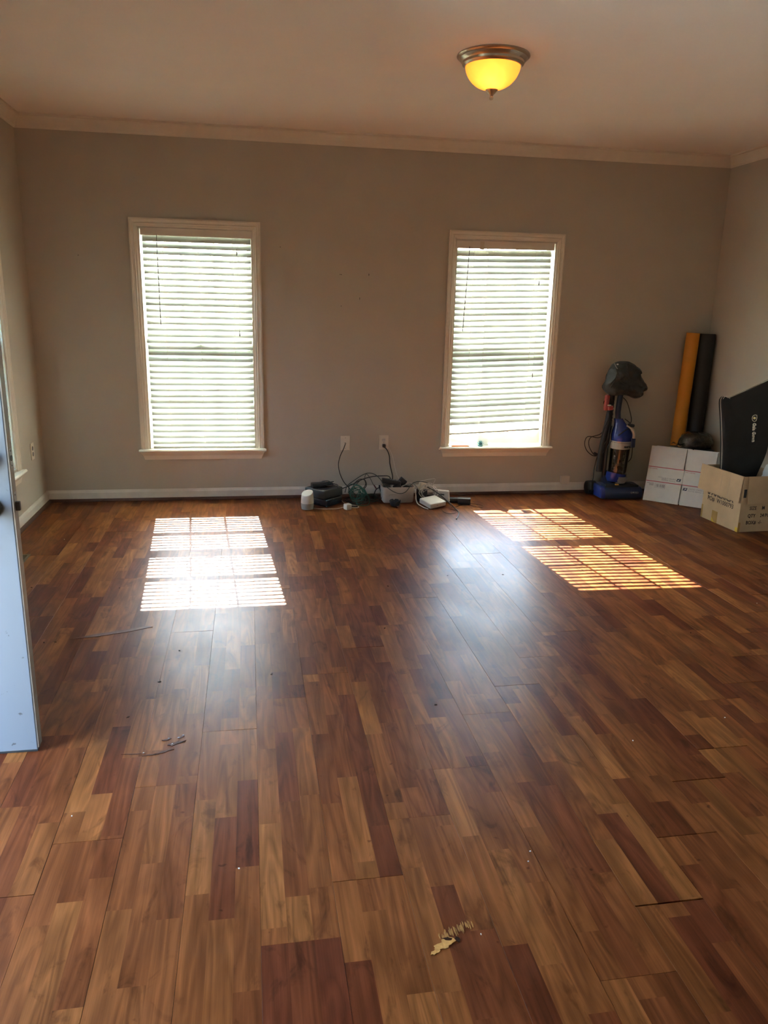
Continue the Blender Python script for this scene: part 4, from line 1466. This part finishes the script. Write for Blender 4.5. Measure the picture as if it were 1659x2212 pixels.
# ------------------------------------------------------------------ electronics and cables by the wall
# smart speaker
sk = thing('smart_speaker', 'small white smart speaker with slanted top and grey fabric base', 'speaker', (.405, -.385, 0))
n = 28
rings = []
for (r, z, sl) in ((.036, .002, 0), (.0435, .004, 0), (.0475, .030, 0), (.0478, .050, 0)):
    rings.append(ell(.405, -.385, z, r, r, n))
MB().loft(rings).build('fabric_base', 'grey', sk, True)
SD = math.radians(55)


def skring(r, z, sl):
    return [Vector((.405 + r * math.cos(2 * math.pi * k / n), -.385 + r * math.sin(2 * math.pi * k / n), z + sl * math.cos(2 * math.pi * k / n - SD))) for k in range(n)]


MB().loft([skring(.0482, .050, 0), skring(.0478, .070, .002), skring(.0455, .100, .008), skring(.0430, .123, .0155), skring(.0415, .1265, .0165), skring(.038, .1275, .0155), skring(.002, .1275, 0)]).build('shell', 'white', sk, True)

# two stacked dark boxes
lb = thing('set_top_box', 'dark blue black box with a glowing blue strip on its corner', 'electronics', (.552, -.225, 0))
MB().rbox((.552, -.225, .032), (.195, .195, .058), .012, rz(45), 3).build('body', 'bluebox', lb, True)
MB().b2((.549, -.3556, .008), (.555, -.3500, .056)).build('light_strip', 'led', lb)
MB().rbox((.552, -.225, .0025), (.15, .15, .005), .002, rz(45)).build('foot', 'blackmatte', lb)
ub = thing('router_box', 'flat black box stacked on the box with the blue strip', 'electronics', (.545, -.208, .061))
MB().rbox((.545, -.208, .0955), (.215, .205, .068), .009, rz(43), 3).build('body', 'blackmatte', ub, True)
MB().rbox((.545, -.208, .0635), (.20, .19, .006), .002, rz(43)).build('foot', 'black', ub)
# adapter and its coiled lead on the boxes
ad = thing('power_adapter', 'black power adapter with coiled lead on top of the stacked boxes', 'adapter', (.520, -.215, .1295))
MB().rbox((.505, -.225, .149), (.120, .060, .039), .008, rz(14)).build('body', 'black', ad, True)
co = []
for i in range(34):
    a = i * .62
    co.append(Vector((.565 + (.048 + .010 * math.sin(i * 1.7)) * math.cos(a), -.205 + (.040 + .006 * math.cos(i * 2.1)) * math.sin(a), .145 + .018 * (i / 34) + .010 * math.sin(i * .9))))
co += [Vector((.640, -.222, .150)), Vector((.655, -.235, .137)), Vector((.668, -.240, .120))]
MB().tube(co, .0036, 6, 3).build('lead', 'cord_black', ad, True)

# white usb adapter with the speaker's lead
ua = thing('usb_adapter', 'small white cube power adapter on the floor with a white lead', 'adapter', (.705, -.425, 0))
MB().rbox((.705, -.425, .0235), (.046, .046, .043), .005, rz(28)).build('body', 'white', ua, True)
for s_ in (-.006, .006):
    q = rz(28) @ Vector((s_, .023, 0))
    MB().box((.705 + q.x + (rz(28) @ Vector((0, .007, 0))).x, -.425 + q.y + (rz(28) @ Vector((0, .007, 0))).y, .028), (.0015, .016, .006), rz(28)).build('prong', 'metal', ua)
MB().tube([(.452, -.378, .004), (.49, -.392, .003), (.56, -.405, .003), (.63, -.400, .003), (.680, -.395, .012), (.686, -.432, .020)], .0020, 6, 4).build('lead', 'cord_white', ua, True)
MB().tube([(.725, -.418, .022), (.745, -.405, .010), (.778, -.385, .003), (.800, -.365, .003), (.790, -.335, .003), (.760, -.318, .004), (.715, -.300, .006), (.690, -.275, .02), (.680, -.26, .03)], .0020, 6, 4).build('lead', 'cord_white', ua, True)
MB().tube([(.745, -.345, .005), (.765, -.352, .005), (.790, -.355, .005)], .0055, 7, 3).build('inline_plug', 'black', ua, True)

# cable from the coax plate
cx_ = thing('coax_cable', 'black coax cable hanging from the left wall plate into the tangle', 'cable', (.74, -.04, .05))
MB().tube([(.7335, -.018, .434), P(742, 970, -.035), P(735, 985, -.05), P(731, 1003, -.06), P(734, 1022, -.075), P(742, 1040, -.10), P(752, 1052, -.13), P(765, 1066, -.16), P(775, 1078, -.17)], .0034, 7, 5).build('jacket', 'cord_black', cx_, True)
MB().lathe([(.0055, 0), (.0055, -.018), (.0035, -.022)], (.7335, -.006, .434), 10, 'y').build('connector', 'metal', cx_, True)
# power cord from the outlet
pc = thing('black_cable', 'thick black power cord plugged into the outlet and dropping into the white bin', 'cord', (1.05, -.05, .17))
MB().rbox((1.043, -.022, .414), (.026, .030, .026), .006).build('plug', 'black', pc, True)
MB().tube([(1.043, -.036, .405), P(836, 972, -.05), P(841, 985, -.06), P(842, 1000, -.075), P(845, 1015, -.10), P(848, 1030, -.13), (1.085, -.16, .135)], .0048, 7, 5).build('jacket', 'cord_black', pc, True)
wc = thing('white_cable', 'thin white cord running from the outlet into the white bin', 'cord', (1.12, -.05, .17))
MB().tube([(1.047, -.024, .420), P(838, 965, -.045), P(845, 978, -.055), P(850, 995, -.07), P(853, 1010, -.09), P(857, 1025, -.12), P(862, 1036, -.15), (1.135, -.17, .14)], .0024, 6, 5).build('jacket', 'cord_white', wc, True)

# white bin
bx = thing('white_bin', 'white plastic storage bin full of black electronics', 'bin', (1.127, -.18, 0))
BX0, BX1, BY0, BY1, BH = 1.000, 1.256, -.268, -.105, .128


def rrect(x0, x1, y0, y1, r, z, seg=4):
    out = []
    for (cx, cy, a0) in ((x1 - r, y1 - r, 0), (x0 + r, y1 - r, 90), (x0 + r, y0 + r, 180), (x1 - r, y0 + r, 270)):
        for i in range(seg + 1):
            a = math.radians(a0 + 90 * i / seg)
            out.append(Vector((cx + r * math.cos(a), cy + r * math.sin(a), z)))
    return out


MB().loft([rrect(BX0 + .012, BX1 - .012, BY0 + .010, BY1 - .008, .025, .002), rrect(BX0 + .008, BX1 - .008, BY0 + .007, BY1 - .006, .028, .006), rrect(BX0, BX1, BY0, BY1, .030, BH), rrect(BX0 + .004, BX1 - .004, BY0 + .004, BY1 - .004, .027, BH), rrect(BX0 + .012, BX1 - .012, BY0 + .011, BY1 - .010, .022, .008)]).build('tub', 'bin', bx, True)
MB().tube([(1.045, BY0 + .0035, .060), (1.052, BY0 + .0020, .074), (1.075, BY0 + .0018, .078), (1.15, BY0 + .0018, .078), (1.190, BY0 + .0020, .074), (1.198, BY0 + .0035, .060)], .0022, 6, 3).build('grip_edge', 'bin', bx, True)
# things in the bin
ps = thing('power_strip', 'black power strip lying across the top of the white bin', 'power strip', (1.08, -.19, .14))
RR = rot('Y', 9) @ rz(-4)
MB().rbox((1.075, -.205, .160), (.150, .055, .036), .006, RR).build('body', 'black', ps, True)
for i in range(4):
    q = RR @ Vector((-.02 + i * .025, .0, .0185))
    MB().lathe([(.009, 0), (.009, .001)], Vector((1.075, -.205, .160)) + q, 12).build('socket', 'blackmatte', ps)
MB().rbox((1.165, -.190, .155), (.052, .060, .058), .005, rot('Y', 38)).build('power_adapter', 'blackmatte', label='black cube adapter tilted on edge in the white bin', cat='adapter', smooth=True)
MB().rbox((1.120, -.218, .122), (.060, .050, .036), .005, rot('Y', -30)).build('power_adapter', 'black', label='black brick adapter under the power strip in the bin', cat='adapter', smooth=True)
MB().rbox((1.205, -.215, .121), (.070, .055, .026), .005, rot('Y', 12)).build('power_adapter', 'blackmatte', label='flat black adapter at the bin edge near the white cables', cat='adapter', smooth=True)
jr = thing('small_jar', 'small dark jar with grey cap lying in the white bin', 'jar', (1.045, -.225, .11))
MB().lathe([(.016, -.03), (.018, -.026), (.018, .022), (.014, .028)], (1.040, -.222, .126), 16, 'x').build('body', 'blackmatte', jr, True)
MB().lathe([(.0165, 0), (.0165, .012), (.012, .014)], (1.066, -.222, .126), 16, 'x').build('cap', 'cord_grey', jr, True)

# ashtray
at = MB().lathe([(.026, .002), (.034, .006), (.041, .026), (.044, .046), (.040, .046), (.036, .026), (.028, .010), (.001, .010)], (1.083, -.345, 0), 32)
for i, p in enumerate(at.v):
    if p.z > .040:
        a = math.degrees(math.atan2(p.y + .345, p.x - 1.083)) % 60
        if 22 < a < 38:
            p.z -= .010
at.build('ashtray', 'blackmatte', smooth=False, label='round black ashtray with notched rim in front of the white bin', cat='ashtray')
c = F(858, 1097)
MB().lathe([(.004, 0), (.008, .004), (.007, .010), (.002, .012)], (c.x, c.y, .0), 8).build('wax_bit', 'cork', label='tiny dark red lump on the floor by the ashtray', cat='debris')


def cable(label, pts, r, m, name='cable', cat='cable', sm=5, group=None):
    return MB().tube(pts, r, 6, sm).build(name, m, None, True, label=label, cat=cat, group=group)


# green network cable tangle
gpts = []
rg = random.Random(12)
gc = Vector((.805, -.215, .075))
for i in range(46):
    a = i * 1.15
    k = 1 + .35 * math.sin(i * .77)
    gpts.append(gc + Vector((.048 * k * math.cos(a) + rg.uniform(-.012, .012), .060 * math.sin(i * .53) + rg.uniform(-.01, .01), .052 * k * math.sin(a) + rg.uniform(-.008, .008))))
for p in gpts:
    p.z = max(p.z, .006)
gpts += [gc + Vector((-.02, -.10, -.05)), gc + Vector((.02, -.115, -.0715)), gc + Vector((.075, -.09, -.0715)), gc + Vector((.09, -.03, -.04)), gc + Vector((.06, .02, .03))]
cable('tangled green network cable heaped on the floor beside the dark boxes', gpts, .0032, 'cord_green', 'network_cable')
cable('dark green cable arching high over the floor into the white bin', [P(745, 1064, -.2), P(750, 1050, -.2), P(762, 1040, -.19), P(780, 1028, -.18), P(795, 1022, -.18), P(810, 1025, -.19), P(822, 1036, -.22), P(829, 1047, -.262), P(838, 1054, -.277), P(850, 1062, -.279), P(862, 1066, -.279), P(874, 1064, -.279), P(882, 1056, -.277), P(886, 1049, -.262), P(893, 1043, -.25), P(905, 1040, -.24), P(922, 1043, -.24), P(935, 1050, -.24), (1.42, -.25, .004)], .0030, 'cord_dkgreen')
cable('thick black cable arching from the stacked boxes into the white bin', [(.655, -.19, .06), P(735, 1058, -.17), P(748, 1052, -.16), P(762, 1046, -.15), P(775, 1039, -.15), P(790, 1033, -.15), P(808, 1029, -.15), P(825, 1028, -.16), P(840, 1029, -.17), (1.08, -.175, .16)], .0042, 'cord_black')
cable('black cable looping low between the green tangle and the bin', [P(752, 1064, -.12), P(766, 1050, -.13), P(782, 1035, -.13), P(790, 1042, -.13), P(786, 1053, -.13), P(772, 1057, -.13), P(764, 1048, -.14), P(775, 1036, -.15), P(788, 1037, -.15), P(791, 1050, -.15), P(781, 1060, -.16)], .0034, 'cord_black')
cable('black cable trailing along the floor to the side of the bin', [P(775, 1063, -.10), P(790, 1070, -.09), (.90, -.12, .005), (.94, -.13, .006), P(812, 1058, -.14), P(822, 1052, -.12), (1.0, -.08, .10), (1.02, -.07, .04)], .0044, 'cord_black')
bp_ = []
for i in range(30):
    a = i * .75
    bp_.append(Vector((.905 + .062 * math.cos(a) + .01 * math.sin(i * 2.3), -.150 + .045 * math.sin(a) + .008 * math.cos(i * 1.9), .007 + .030 * abs(math.sin(i * .41)))))
cable('dark grey cable coil lying behind the green tangle', bp_, .0034, 'cord_dkgreen')
us = thing('usb_cable', 'thin dark usb cable dangling over the coils with its plug', 'cable', (.90, -.14, .05))
MB().tube([P(789, 1042, -.13), P(788, 1031, -.14), P(792, 1024, -.14), P(800, 1034, -.14), P(806, 1046, -.14), P(811, 1053, -.14)], .0022, 6, 5).build('jacket', 'cord_black', us, True)
MB().tube([P(808, 1048, -.14), P(813, 1056, -.14)], .0055, 6, 1).build('plug', 'cork', us)

# modem, router and white cables at the right of the bin
md = thing('white_modem', 'white flat modem lying tilted on the floor in front of the cables', 'modem', (1.375, -.40, 0))
RM = rz(24) @ rot('X', 7) @ rot('Y', -4)
MC = Vector((1.372, -.385, .036))
MB().rbox(MC, (.150, .150, .040), .009, RM, 3).build('body', 'white', md, True)
MB().box(MC + RM @ Vector((.074, 0, -.002)), (.004, .118, .024), RM).build('port_bay', 'slot', md)
for i in range(3):
    MB().box(MC + RM @ Vector((.076, -.035 + i * .034, -.004)), (.008, .018, .014), RM).build('port_plug', 'white', md)
MB().rbox(MC + RM @ Vector((-.01, -.0745, 0)), (.012, .002, .005), .0005, RM).build('badge', 'vacgrey', md)
rt = thing('white_router', 'white rounded router propped on its side behind the flat modem', 'router', (1.475, -.27, 0))
RQ = rz(-30) @ rot('X', 22)
MB().rbox((1.468, -.268, .057), (.135, .026, .105), .010, RQ, 3).build('body', 'white', rt, True)
MB().rbox(Vector((1.468, -.268, .057)) + RQ @ Vector((.01, -.0125, .02)), (.04, .003, .012), .001, RQ).build('vent', 'blackmatte', rt)
MB().rbox((1.322, -.215, .052), (.075, .060, .10), .008, rz(12)).build('power_adapter', 'blackmatte', label='big black adapter block on the floor among the white cables', cat='adapter', smooth=True)
MB().rbox((1.392, -.235, .032), (.070, .055, .060), .008, rz(-20)).build('power_adapter', 'black', label='black adapter lump between the modem and the router', cat='adapter', smooth=True)
ca = thing('cream_adapter', 'cream plug adapter resting on top of the black adapter block', 'adapter', (1.32, -.22, .10))
MB().rbox((1.322, -.222, .128), (.055, .042, .064), .010, rot('Y', 12) @ rz(8), 3).build('body', 'cream', ca, True)
wp = []
for i in range(34):
    a = i * 1.05
    wp.append(Vector((1.365 + (.062 + .015 * math.sin(i * .9)) * math.cos(a) + .008 * math.sin(i * 2.7), -.262 + .030 * math.sin(i * .47), .088 + (.058 + .012 * math.cos(i * 1.3)) * math.sin(a))))
for p in wp:
    p.z = max(p.z, .02)
cable('bundle of looped white cables heaped between the bin and the router', wp, .0028, 'cord_white')
cable('white cable bent up in a sharp peak above the cable heap', [P(868, 1050, -.24), P(885, 1045, -.25), P(905, 1040, -.22), P(920, 1037, -.2), P(936, 1034, -.18), P(940, 1036, -.18), P(936, 1045, -.19), P(930, 1054, -.21), P(938, 1062, -.22), P(942, 1075, -.24), (1.44, -.25, .02)], .0022, 'cord_white')
cable('grey cable curving from the bin rim over the heap to the floor', [P(868, 1051, -.255), P(884, 1045, -.262), P(897, 1048, -.282), P(906, 1060, -.30), P(916, 1072, -.31), P(928, 1080, -.315), (1.425, -.315, .012)], .0030, 'cord_grey')
cable('white cable hugging the side of the bin down to the floor', [(1.268, -.20, .095), (1.266, -.255, .06), (1.263, -.285, .03), (1.268, -.330, .010), (1.285, -.385, .004), (1.300, -.430, .003), (1.32, -.465, .003)], .0042, 'cord_white')
bw = cable('black cable sweeping over the router and out across the floor', [P(918, 1050, -.25), P(935, 1058, -.285), P(950, 1068, -.325), P(962, 1078, -.355), P(972, 1087, -.385), P(980, 1095, -.415), F(985, 1100, .008), F(991, 1107, .004), F(989, 1115, .004), F(986, 1121, .004)], .0042, 'cord_black')
cable('thin brown cord curling on the floor in front of the router', [F(953, 1098, .004), F(958, 1105, .003), F(968, 1109, .003), F(980, 1109, .003), F(987, 1105, .003), F(980, 1102, .003), F(972, 1099, .003), F(973, 1092, .003), F(968, 1085, .01)], .0020, 'cord_brown')
b1 = thing('power_brick', 'long black power brick on the floor beside the white router', 'adapter', (1.57, -.27, 0))
MB().rbox((1.560, -.262, .020), (.110, .048, .032), .004, rz(-22)).build('body', 'blackmatte', b1, True)
b2 = thing('power_brick', 'chunky black power brick with thin brown cords on the floor', 'adapter', (1.645, -.33, 0))
MB().rbox((1.640, -.330, .026), (.100, .060, .046), .004, rz(-16)).build('body', 'blackmatte', b2, True)
MB().tube([F(1009, 1085, .02), F(1020, 1088, .006), F(1035, 1090, .003), F(1043, 1093, .003), F(1040, 1096, .003), F(1025, 1094, .003), F(1012, 1090, .004), F(1008, 1088, .012)], .0018, 6, 4).build('lead', 'cord_brown', b2, True)
MB().tube([F(1000, 1090, .01), F(990, 1093, .003), F(984, 1096, .003), F(981, 1100, .003)], .0018, 6, 4).build('lead', 'cord_brown', b2, True)

# more loops in the heaps
for (nm, lb, cx, cy, rx, ry, zz, nn, rr, mm, sd) in (
        ('cable', 'flat black cable coil on the floor against the baseboard', .925, -.095, .075, .035, .006, 22, .0036, 'cord_black', 1),
        ('cable', 'loose dark green cable loops on the floor beside the bin', .945, -.190, .050, .060, .005, 18, .0028, 'cord_dkgreen', 2),
        ('cable', 'black cable coil heaped around the green tangle base', .800, -.225, .085, .075, .005, 24, .0034, 'cord_black', 3)):
    r_ = random.Random(sd)
    q = []
    for i in range(nn):
        a = i * .82
        k = 1 + .22 * math.sin(i * 1.9 + sd)
        q.append(Vector((cx + rx * k * math.cos(a), cy + ry * k * math.sin(a), zz + .022 * abs(math.sin(i * .6 + sd)))))
    cable(lb, q, rr, mm, nm)
q = []
for i in range(26):
    a = i * .93 + 1
    q.append(Vector((1.385 + (.075 + .012 * math.sin(i * 1.4)) * math.cos(a), -.250 + .035 * math.cos(i * .7), .078 + (.048 + .014 * math.sin(i * .8)) * math.sin(a))))
for p in q:
    p.z = max(p.z, .015)
cable('grey cable wound through the white cable bundle', q, .0026, 'cord_grey')

# ------------------------------------------------------------------ small things on the right window sill
rb_ = [Vector((1.618, -.022, .4035)), Vector((1.606, -.010, .4035)), Vector((1.612, .010, .4035)), Vector((1.640, .020, .4035)), Vector((1.70, .022, .4035)), Vector((1.742, .016, .4035)), Vector((1.752, .000, .4035)), Vector((1.742, -.016, .4035)), Vector((1.70, -.024, .4035)), Vector((1.65, -.026, .4035))]
MB().tube(rb_, .0035, 8, 4, True).build('rubber_band', 'orange', None, True, label='orange rubber band ring lying on the window sill', cat='rubber band')
pt = thing('succulent', 'tiny blue green spiky plant on the window sill', 'plant', (1.845, -.005, .400))
MB().lathe([(.016, .4005), (.020, .404), (.021, .412), (.014, .414)], (1.845, -.005, 0), 14).build('pot', 'tealplant', pt, True)
for i in range(14):
    a = i * 2.4
    t = i / 14
    d = Vector((math.cos(a) * (1.1 - t), math.sin(a) * (1.1 - t) * .7, .5 + t)).normalized()
    b_ = Vector((1.845, -.005, .412))
    MB().tube([b_, b_ + d * .018, b_ + d * .036], lambda q: .0052 * (1 - q) + .0006, 5, 2).build('leaf', 'tealplant', pt, True)
cd = thing('white_wedge', 'white wedge shape leaning on the sash behind the spiky plant', 'card', (1.90, .045, .400))
MB().prism([(1.845, .400), (1.935, .400), (1.895, .480), (1.870, .512), (1.852, .512)], 'y', .050, .053).build('wedge_face', 'card', cd)  # flat white wedge with a short piece bent off its side
MB().loft([[Vector((1.845, .0495, .400)), Vector((1.852, .0495, .512)), Vector((1.852, .051, .512)), Vector((1.845, .051, .400))], [Vector((1.822, .030, .400)), Vector((1.838, .030, .505)), Vector((1.838, .0315, .505)), Vector((1.822, .0315, .400))]]).build('wedge_fold', 'card', cd)
